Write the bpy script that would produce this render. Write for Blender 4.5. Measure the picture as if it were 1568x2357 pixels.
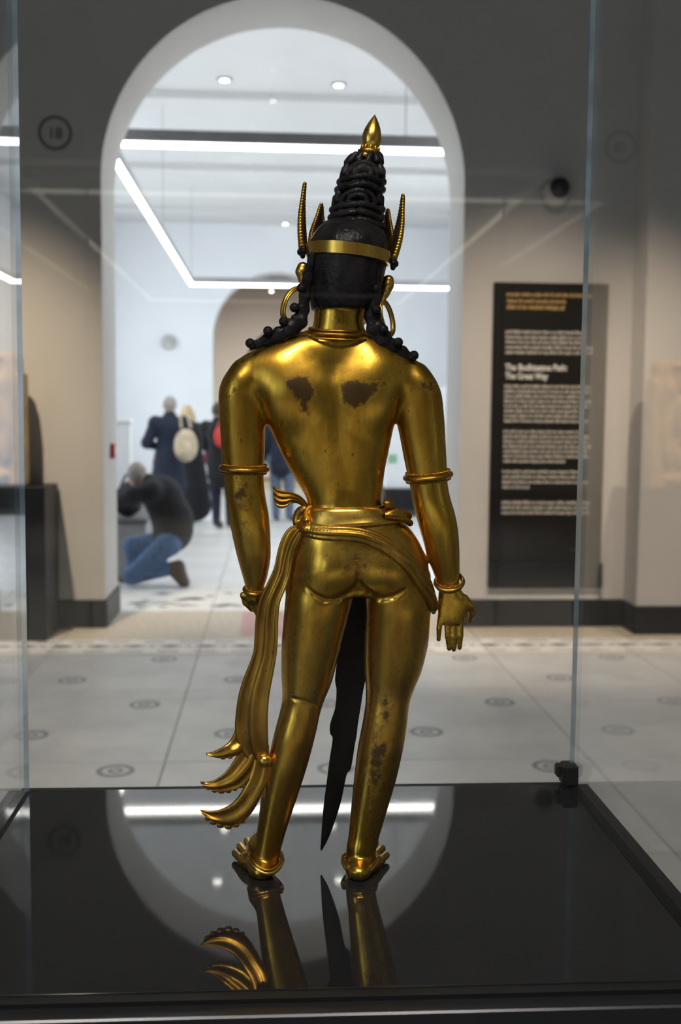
import bpy, math, random
import numpy as np
from mathutils import Vector, Matrix
from mathutils.bvhtree import BVHTree

for o in list(bpy.data.objects):
    bpy.data.objects.remove(o)
random.seed(7)
rng = np.random.default_rng(7)
scene = bpy.context.scene
COL = scene.collection

# ------------------------------------------------------------------ camera
F_PX, YAW, PITCH, ROLL, HC = 2555.66, .0625, .0870, .0093, 1.55
cy_, sy_, cp_, sp_ = math.cos(YAW), math.sin(YAW), math.cos(PITCH), math.sin(PITCH)
FW = np.array([sy_*cp_, cy_*cp_, -sp_])
R0 = np.array([cy_, -sy_, 0.0])
U0 = np.cross(R0, FW)
RT = math.cos(ROLL)*R0 + math.sin(ROLL)*U0
UP = -math.sin(ROLL)*R0 + math.cos(ROLL)*U0
CAMP = np.array([0, 0, HC])
cam = bpy.data.cameras.new('camera')
cam.sensor_fit = 'VERTICAL'
cam.sensor_height = 36.0
cam.sensor_width = 24.0
cam.lens = F_PX/2357*36
cam.clip_start = .05
cam.clip_end = 200
cam_o = bpy.data.objects.new('camera', cam)
COL.objects.link(cam_o)
cam_o.matrix_world = Matrix(((RT[0], UP[0], -FW[0], 0), (RT[1], UP[1], -FW[1], 0),
                             (RT[2], UP[2], -FW[2], HC), (0, 0, 0, 1)))
cam.dof.use_dof = True
cam.dof.focus_distance = 1.43
cam.dof.aperture_fstop = 5.3
scene.camera = cam_o

# ------------------------------------------------------------------ world, view
w = bpy.data.worlds.new('world')
scene.world = w
w.use_nodes = True
w.node_tree.nodes['Background'].inputs[0].default_value = (.75, .85, 1, 1)
w.node_tree.nodes['Background'].inputs[1].default_value = .3
scene.view_settings.view_transform = 'Standard'
scene.view_settings.look = 'None'
scene.view_settings.exposure = 0.0
scene.view_settings.gamma = 1
scene.view_settings.use_curve_mapping = False

# strengths of the lamps and lit windows of the galleries, some added
S_LED_BACK = 11.0        # pendant light frame in the white gallery
S_LED_FRONT = 1.2       # pendant light frame in the near gallery
S_WIN_BACK = 5.0        # daylight windows of the white gallery, right-hand ones added
S_WIN_FRONT = 4.0       # daylight window of the near gallery
W_STATUE = 42.0         # ceiling spots on the statue
W_WALL = 130.0           # ceiling spots on the wall panel / stele
W_FLOOR = 340.0  # unseen floor spots, added to brighten floor and statue
W_THIRD = 270.0
W_BACK_CEIL = 170.0

# ------------------------------------------------------------------ projection helpers (real depths)
def ray(px, py):
    d = FW + (px-784)/F_PX*RT - (py-1178.5)/F_PX*UP
    return d
def at(px, py, Y):
    d = ray(px, py)
    return CAMP + d*(Y/d[1])
def at_z(px, py, z):
    d = ray(px, py)
    return CAMP + d*((z-HC)/d[2])
def project(V):
    d = np.asarray(V)-CAMP
    z = d@FW
    return 784+F_PX*(d@RT)/z, 1178.5-F_PX*(d@UP)/z

# ------------------------------------------------------------------ materials
MATS = {}
def nodes_of(name):
    m = bpy.data.materials.new(name)
    m.use_nodes = True
    nt = m.node_tree
    b = nt.nodes['Principled BSDF']
    return m, nt, b
def N(nt, typ, **kw):
    n = nt.nodes.new(typ)
    for k, v in kw.items():
        if k.startswith('i_'):
            key = k[2:]
            key = int(key) if key.isdigit() else key.replace('_', ' ')
            n.inputs[key].default_value = v
        else:
            setattr(n, k, v)
    return n
def L(nt, a, b):
    nt.links.new(a, b)
def ramp(nt, fac, stops):
    r = nt.nodes.new('ShaderNodeValToRGB')
    e = r.color_ramp.elements
    while len(e) < len(stops):
        e.new(.5)
    for i, (p, c) in enumerate(stops):
        e[i].position = p
        e[i].color = (c[0], c[1], c[2], 1) if len(c) == 3 else c
    L(nt, fac, r.inputs[0])
    return r
def mat(name, col, rough=.6, metal=0., var=.08, scale=8., bump=0., bscale=40., ior=1.45, spec=None, coat=0.):
    m, nt, b = nodes_of(name)
    tc = N(nt, 'ShaderNodeTexCoord')
    nz = N(nt, 'ShaderNodeTexNoise', i_Scale=scale, i_Detail=4.0)
    L(nt, tc.outputs['Object'], nz.inputs['Vector'])
    c = np.array(col)
    r = ramp(nt, nz.outputs['Fac'], [(.3, tuple(c*(1-var))), (.7, tuple(np.minimum(c*(1+var), 1)))])
    L(nt, r.outputs[0], b.inputs['Base Color'])
    b.inputs['Roughness'].default_value = rough
    b.inputs['Metallic'].default_value = metal
    b.inputs['IOR'].default_value = ior
    if spec is not None:
        b.inputs['Specular IOR Level'].default_value = spec
    if coat:
        b.inputs['Coat Weight'].default_value = coat
    if bump:
        n2 = N(nt, 'ShaderNodeTexNoise', i_Scale=bscale, i_Detail=5.0)
        L(nt, tc.outputs['Object'], n2.inputs['Vector'])
        bp = N(nt, 'ShaderNodeBump', i_Strength=bump, i_Distance=.01)
        L(nt, n2.outputs['Fac'], bp.inputs['Height'])
        L(nt, bp.outputs[0], b.inputs['Normal'])
    MATS[name] = m
    return m
def emit(name, col, s):
    m, nt, b = nodes_of(name)
    b.inputs['Base Color'].default_value = (.8, .8, .8, 1)
    b.inputs['Emission Color'].default_value = (*col, 1)
    b.inputs['Emission Strength'].default_value = s
    MATS[name] = m
    return m
def glass(name, tint=(.990, .995, .992), boost=1.0):
    m = bpy.data.materials.new(name)
    m.use_nodes = True
    nt = m.node_tree
    nt.nodes.remove(nt.nodes['Principled BSDF'])
    out = nt.nodes['Material Output']
    lw = N(nt, 'ShaderNodeLayerWeight')
    lw.inputs['Blend'].default_value = .5
    pw = N(nt, 'ShaderNodeMath', operation='POWER')
    pw.inputs[1].default_value = 5.0
    L(nt, lw.outputs['Facing'], pw.inputs[0])
    ma = N(nt, 'ShaderNodeMath', operation='MULTIPLY_ADD')
    ma.inputs[1].default_value = .96
    ma.inputs[2].default_value = .04*boost
    ma.use_clamp = True
    L(nt, pw.outputs[0], ma.inputs[0])
    tr = N(nt, 'ShaderNodeBsdfTransparent')
    tr.inputs[0].default_value = (*tint, 1)
    gl = N(nt, 'ShaderNodeBsdfGlossy')
    gl.inputs['Roughness'].default_value = 0
    gl.inputs['Color'].default_value = (1, 1, 1, 1)
    mx = N(nt, 'ShaderNodeMixShader')
    L(nt, ma.outputs[0], mx.inputs[0])
    L(nt, tr.outputs[0], mx.inputs[1])
    L(nt, gl.outputs[0], mx.inputs[2])
    L(nt, mx.outputs[0], out.inputs[0])
    MATS[name] = m
    return m

def gold_mat(name, bright=(.84, .50, .065), dark=(.46, .235, .03), rough=.25, patina=True):
    m, nt, b = nodes_of(name)
    tc = N(nt, 'ShaderNodeTexCoord')
    mp = N(nt, 'ShaderNodeMapping')
    mp.inputs['Scale'].default_value = (1, 1, .28)
    L(nt, tc.outputs['Object'], mp.inputs[0])
    n1 = N(nt, 'ShaderNodeTexNoise', i_Scale=26.0, i_Detail=6.0, i_Roughness=.62)
    L(nt, mp.outputs[0], n1.inputs['Vector'])
    r1 = ramp(nt, n1.outputs['Fac'], [(.36, dark), (.66, bright)])
    # fine scratches and pits
    mp2 = N(nt, 'ShaderNodeMapping')
    mp2.inputs['Scale'].default_value = (1, 1, .45)
    mp2.inputs['Rotation'].default_value = (.2, .35, .1)
    L(nt, tc.outputs['Object'], mp2.inputs[0])
    n2 = N(nt, 'ShaderNodeTexNoise', i_Scale=230.0, i_Detail=3.0)
    L(nt, mp2.outputs[0], n2.inputs['Vector'])
    r2 = ramp(nt, n2.outputs['Fac'], [(.255, (.25, .2, .15)), (.33, (1, 1, 1))])
    mul = N(nt, 'ShaderNodeMixRGB', blend_type='MULTIPLY')
    mul.inputs[0].default_value = .8
    L(nt, r1.outputs[0], mul.inputs[1])
    L(nt, r2.outputs[0], mul.inputs[2])
    colout = mul.outputs[0]
    rr = N(nt, 'ShaderNodeMapRange')
    rr.inputs[1].default_value = .3
    rr.inputs[2].default_value = .7
    rr.inputs[3].default_value = rough+.1
    rr.inputs[4].default_value = rough-.04
    L(nt, n1.outputs['Fac'], rr.inputs[0])
    rout = rr.outputs[0]
    b.inputs['Metallic'].default_value = 1
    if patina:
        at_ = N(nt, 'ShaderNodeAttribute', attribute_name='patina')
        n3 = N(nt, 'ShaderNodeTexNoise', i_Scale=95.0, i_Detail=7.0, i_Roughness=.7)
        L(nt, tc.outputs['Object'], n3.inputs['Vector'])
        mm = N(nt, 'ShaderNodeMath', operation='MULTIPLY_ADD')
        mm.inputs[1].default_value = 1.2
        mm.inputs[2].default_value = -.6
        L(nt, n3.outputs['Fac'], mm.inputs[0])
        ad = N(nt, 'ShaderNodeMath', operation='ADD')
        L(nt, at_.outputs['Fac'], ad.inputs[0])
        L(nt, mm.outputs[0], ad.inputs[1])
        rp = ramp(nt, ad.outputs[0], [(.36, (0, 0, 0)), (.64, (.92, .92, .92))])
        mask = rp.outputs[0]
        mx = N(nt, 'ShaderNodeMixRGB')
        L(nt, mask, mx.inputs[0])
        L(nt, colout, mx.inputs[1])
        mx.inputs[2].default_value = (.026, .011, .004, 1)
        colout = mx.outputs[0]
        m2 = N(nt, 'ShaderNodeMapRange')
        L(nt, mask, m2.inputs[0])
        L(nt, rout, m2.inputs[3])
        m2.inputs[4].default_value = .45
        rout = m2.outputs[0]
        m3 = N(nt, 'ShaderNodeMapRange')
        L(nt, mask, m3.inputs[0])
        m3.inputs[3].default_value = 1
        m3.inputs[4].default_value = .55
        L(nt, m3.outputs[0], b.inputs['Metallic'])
    L(nt, colout, b.inputs['Base Color'])
    L(nt, rout, b.inputs['Roughness'])
    bp = N(nt, 'ShaderNodeBump', i_Strength=.05, i_Distance=.002)
    L(nt, n2.outputs['Fac'], bp.inputs['Height'])
    L(nt, bp.outputs[0], b.inputs['Normal'])
    MATS[name] = m
    return m

GOLD = gold_mat('aged_gilding')
GOLD_D = gold_mat('worn_gilding', bright=(.66, .37, .055), dark=(.28, .135, .02), rough=.30, patina=False)
GOLD_B = gold_mat('bright_gilding', bright=(.90, .57, .12), dark=(.64, .36, .06), rough=.25, patina=False)
HAIR = mat('black_lacquer', (.014, .012, .013), rough=.21, var=.5, scale=60, bump=.22, bscale=180, ior=1.5, spec=.16)
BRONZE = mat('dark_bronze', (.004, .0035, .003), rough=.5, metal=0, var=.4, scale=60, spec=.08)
WALL = mat('gallery_wall_paint', (.52, .505, .485), rough=.9, var=.03, scale=2, bump=.02)
WALLW = mat('white_wall_paint', (.80, .815, .84), rough=.9, var=.02, scale=2)
WALL3 = mat('taupe_wall_paint', (.42, .38, .35), rough=.9, var=.05, scale=2)
CEIL = mat('white_ceiling_paint', (.64, .64, .64), rough=.9, var=.02, scale=2)
CEILD = mat('grey_ceiling_paint', (.30, .30, .31), rough=.9, var=.04, scale=2)
BLACKB = mat('black_skirting', (.007, .007, .008), rough=.45, var=.3, spec=.3)
PLINTH = mat('black_plinth_paint', (.006, .0065, .009), rough=.45, var=.2, spec=.3)
GLOSS = mat('polished_black_top', (.016, .016, .018), rough=.035, var=.1, ior=1.85)
GLOSS.node_tree.nodes['Principled BSDF'].inputs['Specular Tint'].default_value = (1, .96, .89, 1)
RUBBER = mat('black_gasket', (.004, .004, .004), rough=.6)
RIM = mat('dark_metal_rim', (.05, .05, .055), rough=.3, metal=.7)
HOUSING = mat('grey_light_housing', (.30, .30, .31), rough=.5)
LED_B = emit('led_white', (1, .99, .97), S_LED_BACK)
LED_F = emit('led_warm', (1, .92, .74), S_LED_FRONT)
DOWN = emit('downlight_lens', (1, .98, .94), 8.0)
SPOTL = emit('spot_lens', (1, .9, .75), 10.0)
WINB = emit('daylight_pane', (.86, .93, 1.0), S_WIN_BACK)
WINF = emit('daylight_pane_near', (.62, .80, 1.0), S_WIN_FRONT)
WINFR = mat('window_frame_paint', (.6, .6, .6), rough=.6)
GLASS = glass('case_glass')
GLASSAR = glass('anti_reflective_glass', boost=.12)
GEDGE = mat('glass_edge', (.20, .27, .32), rough=.25, var=.3, scale=20)
STONE = mat('carved_sandstone', (.50, .33, .16), rough=.9, var=.25, scale=9, bump=.5, bscale=30)
SIGN = mat('sign_black', (.007, .0065, .005), rough=.5, var=.1, spec=.25)
INK_W = mat('sign_white_print', (.48, .45, .40), rough=.7, var=.02)
INK_H = mat('sign_heading_print', (.85, .82, .77), rough=.7, var=.02)
INK_G = mat('sign_gold_print', (.42, .27, .085), rough=.7, var=.05)
INK_D = mat('roundel_print', (.13, .13, .14), rough=.8, var=.02)
RED = mat('red_plastic', (.55, .04, .03), rough=.4)
GREYP = mat('grey_plastic', (.50, .49, .47), rough=.45)
LENS = mat('black_dome_plastic', (.01, .01, .012), rough=.08, ior=1.5)

def slab_mat():
    m, nt, b = nodes_of('terrazzo_slab')
    tc = N(nt, 'ShaderNodeTexCoord')
    n1 = N(nt, 'ShaderNodeTexNoise', i_Scale=2.3, i_Detail=8.0, i_Roughness=.65)
    L(nt, tc.outputs['Object'], n1.inputs['Vector'])
    n2 = N(nt, 'ShaderNodeTexNoise', i_Scale=160.0, i_Detail=2.0)
    L(nt, tc.outputs['Object'], n2.inputs['Vector'])
    r1 = ramp(nt, n1.outputs['Fac'], [(.3, (.40, .40, .395)), (.72, (.56, .555, .54))])
    r2 = ramp(nt, n2.outputs['Fac'], [(.3, (.82, .82, .82)), (.6, (1, 1, 1))])
    mu = N(nt, 'ShaderNodeMixRGB', blend_type='MULTIPLY')
    mu.inputs[0].default_value = .6
    L(nt, r1.outputs[0], mu.inputs[1])
    L(nt, r2.outputs[0], mu.inputs[2])
    L(nt, mu.outputs[0], b.inputs['Base Color'])
    b.inputs['Roughness'].default_value = .42
    MATS['slab'] = m
    return m
SLAB = slab_mat()
SLABW = mat('pale_marble_tile', (.66, .66, .66), rough=.3, var=.10, scale=1.5)
JOINT = mat('floor_joint', (.30, .28, .25), rough=.8)
RING = mat('grey_mosaic_ring', (.20, .20, .21), rough=.5, var=.35, scale=60)
MOSD = mat('black_mosaic', (.07, .07, .07), rough=.5, var=.4, scale=60)
MOST = mat('tan_mosaic', (.44, .39, .31), rough=.55, var=.2, scale=30)
MOSR = mat('red_mosaic', (.42, .24, .23), rough=.55, var=.2, scale=30)
SPILL = mat('mosaic_light_tile', (.62, .60, .56), rough=.5, var=.1)

# ------------------------------------------------------------------ object helpers
def tag(o, label=None, cat=None, group=None, kind=None):
    if label: o['label'] = label
    if cat: o['category'] = cat
    if group: o['group'] = group
    if kind: o['kind'] = kind
    return o
def wloc(o):
    p = Vector((0, 0, 0))
    while o is not None:
        p += o.location
        o = o.parent
    return p
def empty(name, loc, label=None, cat=None, group=None):
    o = bpy.data.objects.new(name, None)
    COL.objects.link(o)
    o.location = loc
    o.empty_display_size = .05
    tag(o, label, cat, group)
    return o
def mesh_obj(name, V, Fc, m, parent=None, smooth=False, origin=None, attr=None):
    V = np.asarray(V, float)
    if origin is None:
        origin = (V.min(0)+V.max(0))/2
        origin[2] = V[:, 2].min()
    origin = np.asarray(origin, float)
    me = bpy.data.meshes.new(name)
    me.from_pydata((V-origin).tolist(), [], Fc if isinstance(Fc, list) else Fc.tolist())
    me.update()
    if smooth:
        me.polygons.foreach_set('use_smooth', [True]*len(me.polygons))
    if attr is not None:
        for k, v in attr.items():
            a = me.attributes.new(k, 'FLOAT', 'POINT')
            a.data.foreach_set('value', np.asarray(v, np.float32))
    me.materials.append(m)
    o = bpy.data.objects.new(name, me)
    COL.objects.link(o)
    if parent is not None:
        o.parent = parent
        o.location = Vector(origin)-wloc(parent)
    else:
        o.location = Vector(origin)
    return o

class MB:
    def __init__(s):
        s.v = []; s.f = []
    def add(s, V, Fc):
        n = len(s.v)
        s.v.extend([tuple(map(float, p)) for p in V])
        s.f.extend([tuple(int(i)+n for i in q) for q in Fc])
        return s
    def box(s, a, b):
        x0, y0, z0 = a; x1, y1, z1 = b
        V = [(x0, y0, z0), (x1, y0, z0), (x1, y1, z0), (x0, y1, z0), (x0, y0, z1), (x1, y0, z1), (x1, y1, z1), (x0, y1, z1)]
        return s.add(V, [(0, 3, 2, 1), (4, 5, 6, 7), (0, 1, 5, 4), (1, 2, 6, 5), (2, 3, 7, 6), (3, 0, 4, 7)])
    def bbox(s, a, b, c=.004):
        # chamfered box
        a = np.array(a, float); b = np.array(b, float)
        c = min(c, *(0.45*(b-a)))
        V = []; idx = {}
        for sx in (0, 1):
            for sy in (0, 1):
                for sz in (0, 1):
                    cor = [(a, b)[sx][0], (a, b)[sy][1], (a, b)[sz][2]]
                    dirs = [1-2*sx, 1-2*sy, 1-2*sz]
                    for ax in range(3):
                        p = list(cor)
                        for k in range(3):
                            if k != ax:
                                p[k] += dirs[k]*c
                        idx[(sx, sy, sz, ax)] = len(V)
                        V.append(p)
        Fc = []
        for ax in range(3):
            for sd in (0, 1):
                o = [k for k in range(3) if k != ax]
                q = []
                for (u, v) in ((0, 0), (1, 0), (1, 1), (0, 1)):
                    k = [0, 0, 0]; k[ax] = sd; k[o[0]] = u; k[o[1]] = v
                    q.append(idx[(*k, ax)])
                Fc.append(q)
        for ax in range(3):
            o = [k for k in range(3) if k != ax]
            for u in (0, 1):
                for v in (0, 1):
                    q = []
                    for (e, aa) in ((0, o[0]), (1, o[0]), (1, o[1]), (0, o[1])):
                        k = [0, 0, 0]; k[ax] = e; k[o[0]] = u; k[o[1]] = v
                        q.append(idx[(*k, aa)])
                    Fc.append(q)
        for sx in (0, 1):
            for sy in (0, 1):
                for sz in (0, 1):
                    Fc.append([idx[(sx, sy, sz, ax)] for ax in range(3)])
        # orient outward
        V = np.array(V); cen = V.mean(0); out = []
        for q in Fc:
            p = V[q]; n = np.cross(p[1]-p[0], p[2]-p[0])
            out.append(q if n@(p.mean(0)-cen) > 0 else q[::-1])
        return s.add(V, out)
    def build(s, name, m, parent=None, smooth=False, origin=None):
        return mesh_obj(name, np.array(s.v), s.f, m, parent, smooth, origin)

def basis(d):
    d = np.asarray(d, float); d = d/np.linalg.norm(d)
    a = np.array([0, 0, 1.]) if abs(d[2]) < .9 else np.array([1., 0, 0])
    u = np.cross(a, d); u /= np.linalg.norm(u)
    return u, np.cross(d, u), d
def lathe(profile, origin, axis, n=32, sx=1., sy=1., u=None):
    U, Vv, D = basis(axis)
    if u is not None:
        U = np.asarray(u, float); U = U-D*(U@D); U /= np.linalg.norm(U); Vv = np.cross(D, U)
    V = []; Fc = []
    for (r, h) in profile:
        for i in range(n):
            t = 2*math.pi*i/n
            V.append(np.asarray(origin)+D*h+U*r*sx*math.cos(t)+Vv*r*sy*math.sin(t))
    m = len(profile)
    for j in range(m-1):
        for i in range(n):
            k = (i+1) % n
            Fc.append((j*n+i, j*n+k, (j+1)*n+k, (j+1)*n+i))
    Fc.append(tuple(range(n))[::-1])
    Fc.append(tuple((m-1)*n+i for i in range(n)))
    return V, Fc
def sphere(c, r, n=12, m=8, sc=(1, 1, 1)):
    prof = [(r*math.sin(math.pi*j/m), -r*math.cos(math.pi*j/m)) for j in range(m+1)]
    prof[0] = (r*.02, -r); prof[-1] = (r*.02, r)
    V, Fc = lathe(prof, (0, 0, 0), (0, 0, 1), n)
    V = np.array(V)*np.array(sc)+np.asarray(c)
    return V, Fc
def crom(P, n=8, closed=False):
    P = np.asarray(P, float); out = []
    m = len(P)
    rngk = range(m) if closed else range(m-1)
    for i in rngk:
        if closed:
            p0, p1, p2, p3 = P[(i-1) % m], P[i], P[(i+1) % m], P[(i+2) % m]
        else:
            p0 = P[i-1] if i > 0 else 2*P[0]-P[1]
            p1, p2 = P[i], P[i+1]
            p3 = P[i+2] if i+2 < m else 2*P[-1]-P[-2]
        for k in range(n):
            t = k/n
            out.append(.5*((2*p1)+(-p0+p2)*t+(2*p0-5*p1+4*p2-p3)*t*t+(-p0+3*p1-3*p2+p3)*t**3))
    if not closed:
        out.append(P[-1])
    return np.array(out)
def tube(P, R, n=12, closed=False, up=None, flat=1.0):
    P = np.asarray(P, float); m = len(P)
    R = np.full(m, R, float) if np.isscalar(R) else np.asarray(R, float)
    T = np.zeros_like(P)
    for i in range(m):
        a = P[(i-1) % m] if closed else P[max(i-1, 0)]
        b = P[(i+1) % m] if closed else P[min(i+1, m-1)]
        T[i] = b-a
    T /= np.linalg.norm(T, axis=1)[:, None]+1e-12
    V = []; Fc = []
    u = None
    for i in range(m):
        if up is not None:
            u = np.asarray(up[i] if np.ndim(up) == 2 else up, float)
        elif u is None:
            u = basis(T[i])[0]
        u = u-T[i]*(u@T[i]); u /= np.linalg.norm(u)+1e-12
        v = np.cross(T[i], u)
        for k in range(n):
            t = 2*math.pi*k/n
            V.append(P[i]+R[i]*(math.cos(t)*u*flat+math.sin(t)*v))
    for i in range(m if closed else m-1):
        j = (i+1) % m
        for k in range(n):
            l = (k+1) % n
            Fc.append((i*n+k, i*n+l, j*n+l, j*n+k))
    if not closed:
        Fc.append(tuple(range(n))[::-1])
        Fc.append(tuple((m-1)*n+i for i in range(n)))
    return V, Fc

# ------------------------------------------------------------------ implicit modelling
class Grid:
    def __init__(s, lo, hi, h):
        s.lo = np.asarray(lo, float); s.h = h
        n = np.ceil((np.asarray(hi)-s.lo)/h).astype(int)+1
        s.ax = [s.lo[i]+h*np.arange(n[i]) for i in range(3)]
        s.F = np.full(n, 1e3, np.float32)
    def sl(s, lo, hi):
        r = []
        for i in range(3):
            a = max(int((lo[i]-s.lo[i])/s.h)-1, 0); b = min(int((hi[i]-s.lo[i])/s.h)+3, len(s.ax[i]))
            r.append(slice(a, max(b, a+1)))
        X = s.ax[0][r[0]][:, None, None].astype(np.float32)
        Y = s.ax[1][r[1]][None, :, None].astype(np.float32)
        Z = s.ax[2][r[2]][None, None, :].astype(np.float32)
        return tuple(r), X, Y, Z
    def put(s, r, d, k):
        a = s.F[r]
        if k <= 0:
            s.F[r] = np.minimum(a, d)
        else:
            h = np.clip(.5+.5*(d-a)/k, 0, 1)
            s.F[r] = np.where(a > 500, d, d+(a-d)*h-k*h*(1-h))
    def cut(s, r, d, k):
        a = s.F[r]; d = -d
        h = np.clip(.5-.5*(d-a)/k, 0, 1)
        s.F[r] = d+(a-d)*h+k*h*(1-h)
    def ell(s, c, rad, k=.0, cut=False, rot=None):
        c = np.asarray(c, float); rad = np.asarray(rad, float)
        m = (rad.max() if rot is not None else rad)+k+3*s.h
        r, X, Y, Z = s.sl(c-m, c+m)
        x, y, z = X-c[0], Y-c[1], Z-c[2]
        if rot is not None:
            x, y, z = (rot[0][0]*x+rot[0][1]*y+rot[0][2]*z, rot[1][0]*x+rot[1][1]*y+rot[1][2]*z, rot[2][0]*x+rot[2][1]*y+rot[2][2]*z)
        k0 = np.sqrt((x/rad[0])**2+(y/rad[1])**2+(z/rad[2])**2)
        k1 = np.sqrt((x/rad[0]**2)**2+(y/rad[1]**2)**2+(z/rad[2]**2)**2)+1e-9
        d = k0*(k0-1)/k1
        (s.cut if cut else s.put)(r, d, k)
    def cap(s, a, b, ra, rb=None, k=.0, cut=False):
        rb = ra if rb is None else rb
        a = np.asarray(a, float); b = np.asarray(b, float)
        m = max(ra, rb)+k+3*s.h
        r, X, Y, Z = s.sl(np.minimum(a, b)-m, np.maximum(a, b)+m)
        ab = b-a; L2 = ab@ab+1e-12
        t = np.clip(((X-a[0])*ab[0]+(Y-a[1])*ab[1]+(Z-a[2])*ab[2])/L2, 0, 1)
        d = np.sqrt((X-a[0]-t*ab[0])**2+(Y-a[1]-t*ab[1])**2+(Z-a[2]-t*ab[2])**2)-(ra+(rb-ra)*t)
        (s.cut if cut else s.put)(r, d, k)
    def chain(s, P, R, k=.0):
        for i in range(len(P)-1):
            s.cap(P[i], P[i+1], R[i], R[i+1], k)
    def box(s, a, b, rd=.0, k=.0):
        a = np.asarray(a, float); b = np.asarray(b, float)
        m = k+3*s.h
        r, X, Y, Z = s.sl(a-m, b+m)
        c = (a+b)/2; hf = (b-a)/2-rd
        q = [np.abs(g-c[i])-hf[i] for i, g in enumerate((X, Y, Z))]
        d = np.sqrt(sum(np.maximum(t, 0)**2 for t in q))+np.minimum(np.maximum(np.maximum(q[0], q[1]), q[2]), 0)-rd
        s.put(r, d, k)
    def loft(s, rows, k=.0, blur=.004, capk=.01, post=None):
        # rows: (z, cx, cy, a, b), any order in z
        rows = np.array(sorted(rows), float)
        z0, z1 = rows[0, 0], rows[-1, 0]
        zz = s.ax[2]
        m = k+4*s.h+capk
        lo = np.array([(rows[:, 1]-rows[:, 3]).min()-m, (rows[:, 2]-rows[:, 4]).min()-m, z0-m])
        hi = np.array([(rows[:, 1]+rows[:, 3]).max()+m, (rows[:, 2]+rows[:, 4]).max()+m, z1+m])
        r, X, Y, Z = s.sl(lo, hi)
        zc = Z.ravel().astype(float)
        dense = np.arange(z0-.1, z1+.1, s.h)
        ker = np.exp(-.5*(np.arange(-4*blur, 4*blur+s.h, s.h)/max(blur, 1e-5))**2); ker /= ker.sum()
        cols = []
        for i in range(1, 5):
            v = np.interp(dense, rows[:, 0], rows[:, i])
            v = np.convolve(np.pad(v, len(ker), mode='edge'), ker, mode='same')[len(ker):-len(ker)]
            cols.append(np.interp(zc, dense, v)[None, None, :].astype(np.float32))
        cx, cy, a, b = cols
        x = X-cx; y = Y-cy
        k0 = np.sqrt((x/a)**2+(y/b)**2)
        k1 = np.sqrt((x/a**2)**2+(y/b**2)**2)+1e-6
        d = k0*(k0-1)/k1
        d = np.maximum(d, -np.minimum(a, b))
        if post is not None:
            d = post(d, X, Y, Z, cx, cy, a, b)
        e = np.maximum(z0-Z, Z-z1)
        h = np.clip(.5-.5*(e-d)/capk, 0, 1)
        d = e+(d-e)*h+capk*h*(1-h)
        s.put(r, d, k)
    def mesh(s, smooth=4):
        F = s.F; S = F < 0
        n = np.array(F.shape)
        c = [S[i:n[0]-1+i, j:n[1]-1+j, k:n[2]-1+k] for i in (0, 1) for j in (0, 1) for k in (0, 1)]
        anyv = c[0].copy(); allv = c[0].copy()
        for q in c[1:]:
            anyv |= q; allv &= q
        act = anyv & ~allv
        I = np.argwhere(act)
        vid = np.full(act.shape, -1, np.int64)
        vid[act] = np.arange(len(I))
        corner = {}
        for i in (0, 1):
            for j in (0, 1):
                for k in (0, 1):
                    corner[(i, j, k)] = F[I[:, 0]+i, I[:, 1]+j, I[:, 2]+k].astype(float)
        acc = np.zeros((len(I), 3)); cnt = np.zeros(len(I))
        for a in corner:
            for ax in range(3):
                if a[ax] == 0:
                    b = list(a); b[ax] = 1; b = tuple(b)
                    fa, fb = corner[a], corner[b]
                    mk = (fa < 0) != (fb < 0)
                    t = np.where(mk, fa/np.where(mk, fa-fb, 1), 0)
                    p = np.tile(np.array(a, float), (len(I), 1)); p[:, ax] += t
                    acc += p*mk[:, None]; cnt += mk
        V = s.lo+(I+acc/cnt[:, None])*s.h
        faces = []
        for ax in range(3):
            sl0 = [slice(1, -1)]*3; sl0[ax] = slice(0, -1)
            sl1 = [slice(1, -1)]*3; sl1[ax] = slice(1, None)
            A = S[tuple(sl0)]; B = S[tuple(sl1)]
            E = np.argwhere(A != B)
            if not len(E):
                continue
            inside = A[tuple(E.T)]
            off = np.ones(3, int); off[ax] = 0
            E = E+off
            o1, o2 = [(1, 2), (2, 0), (0, 1)][ax]
            d1 = np.zeros(3, int); d1[o1] = 1
            d2 = np.zeros(3, int); d2[o2] = 1
            q = [vid[tuple((E-d1-d2).T)], vid[tuple((E-d2).T)], vid[tuple(E.T)], vid[tuple((E-d1).T)]]
            q = np.stack(q, 1)
            q[~inside] = q[~inside][:, ::-1]
            faces.append(q)
        Fc = np.concatenate(faces)
        e = np.concatenate([Fc[:, [0, 1]], Fc[:, [1, 2]], Fc[:, [2, 3]], Fc[:, [3, 0]]])
        deg = np.bincount(e.ravel(), minlength=len(V)).astype(float)[:, None]
        def lap(P):
            A = np.stack([np.bincount(e[:, 0], P[e[:, 1], i], len(P))+np.bincount(e[:, 1], P[e[:, 0], i], len(P)) for i in range(3)], 1)
            return A/np.maximum(deg, 1)-P
        for _ in range(smooth):
            V = V+.5*lap(V)
            V = V-.51*lap(V)
        return V, Fc
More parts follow.
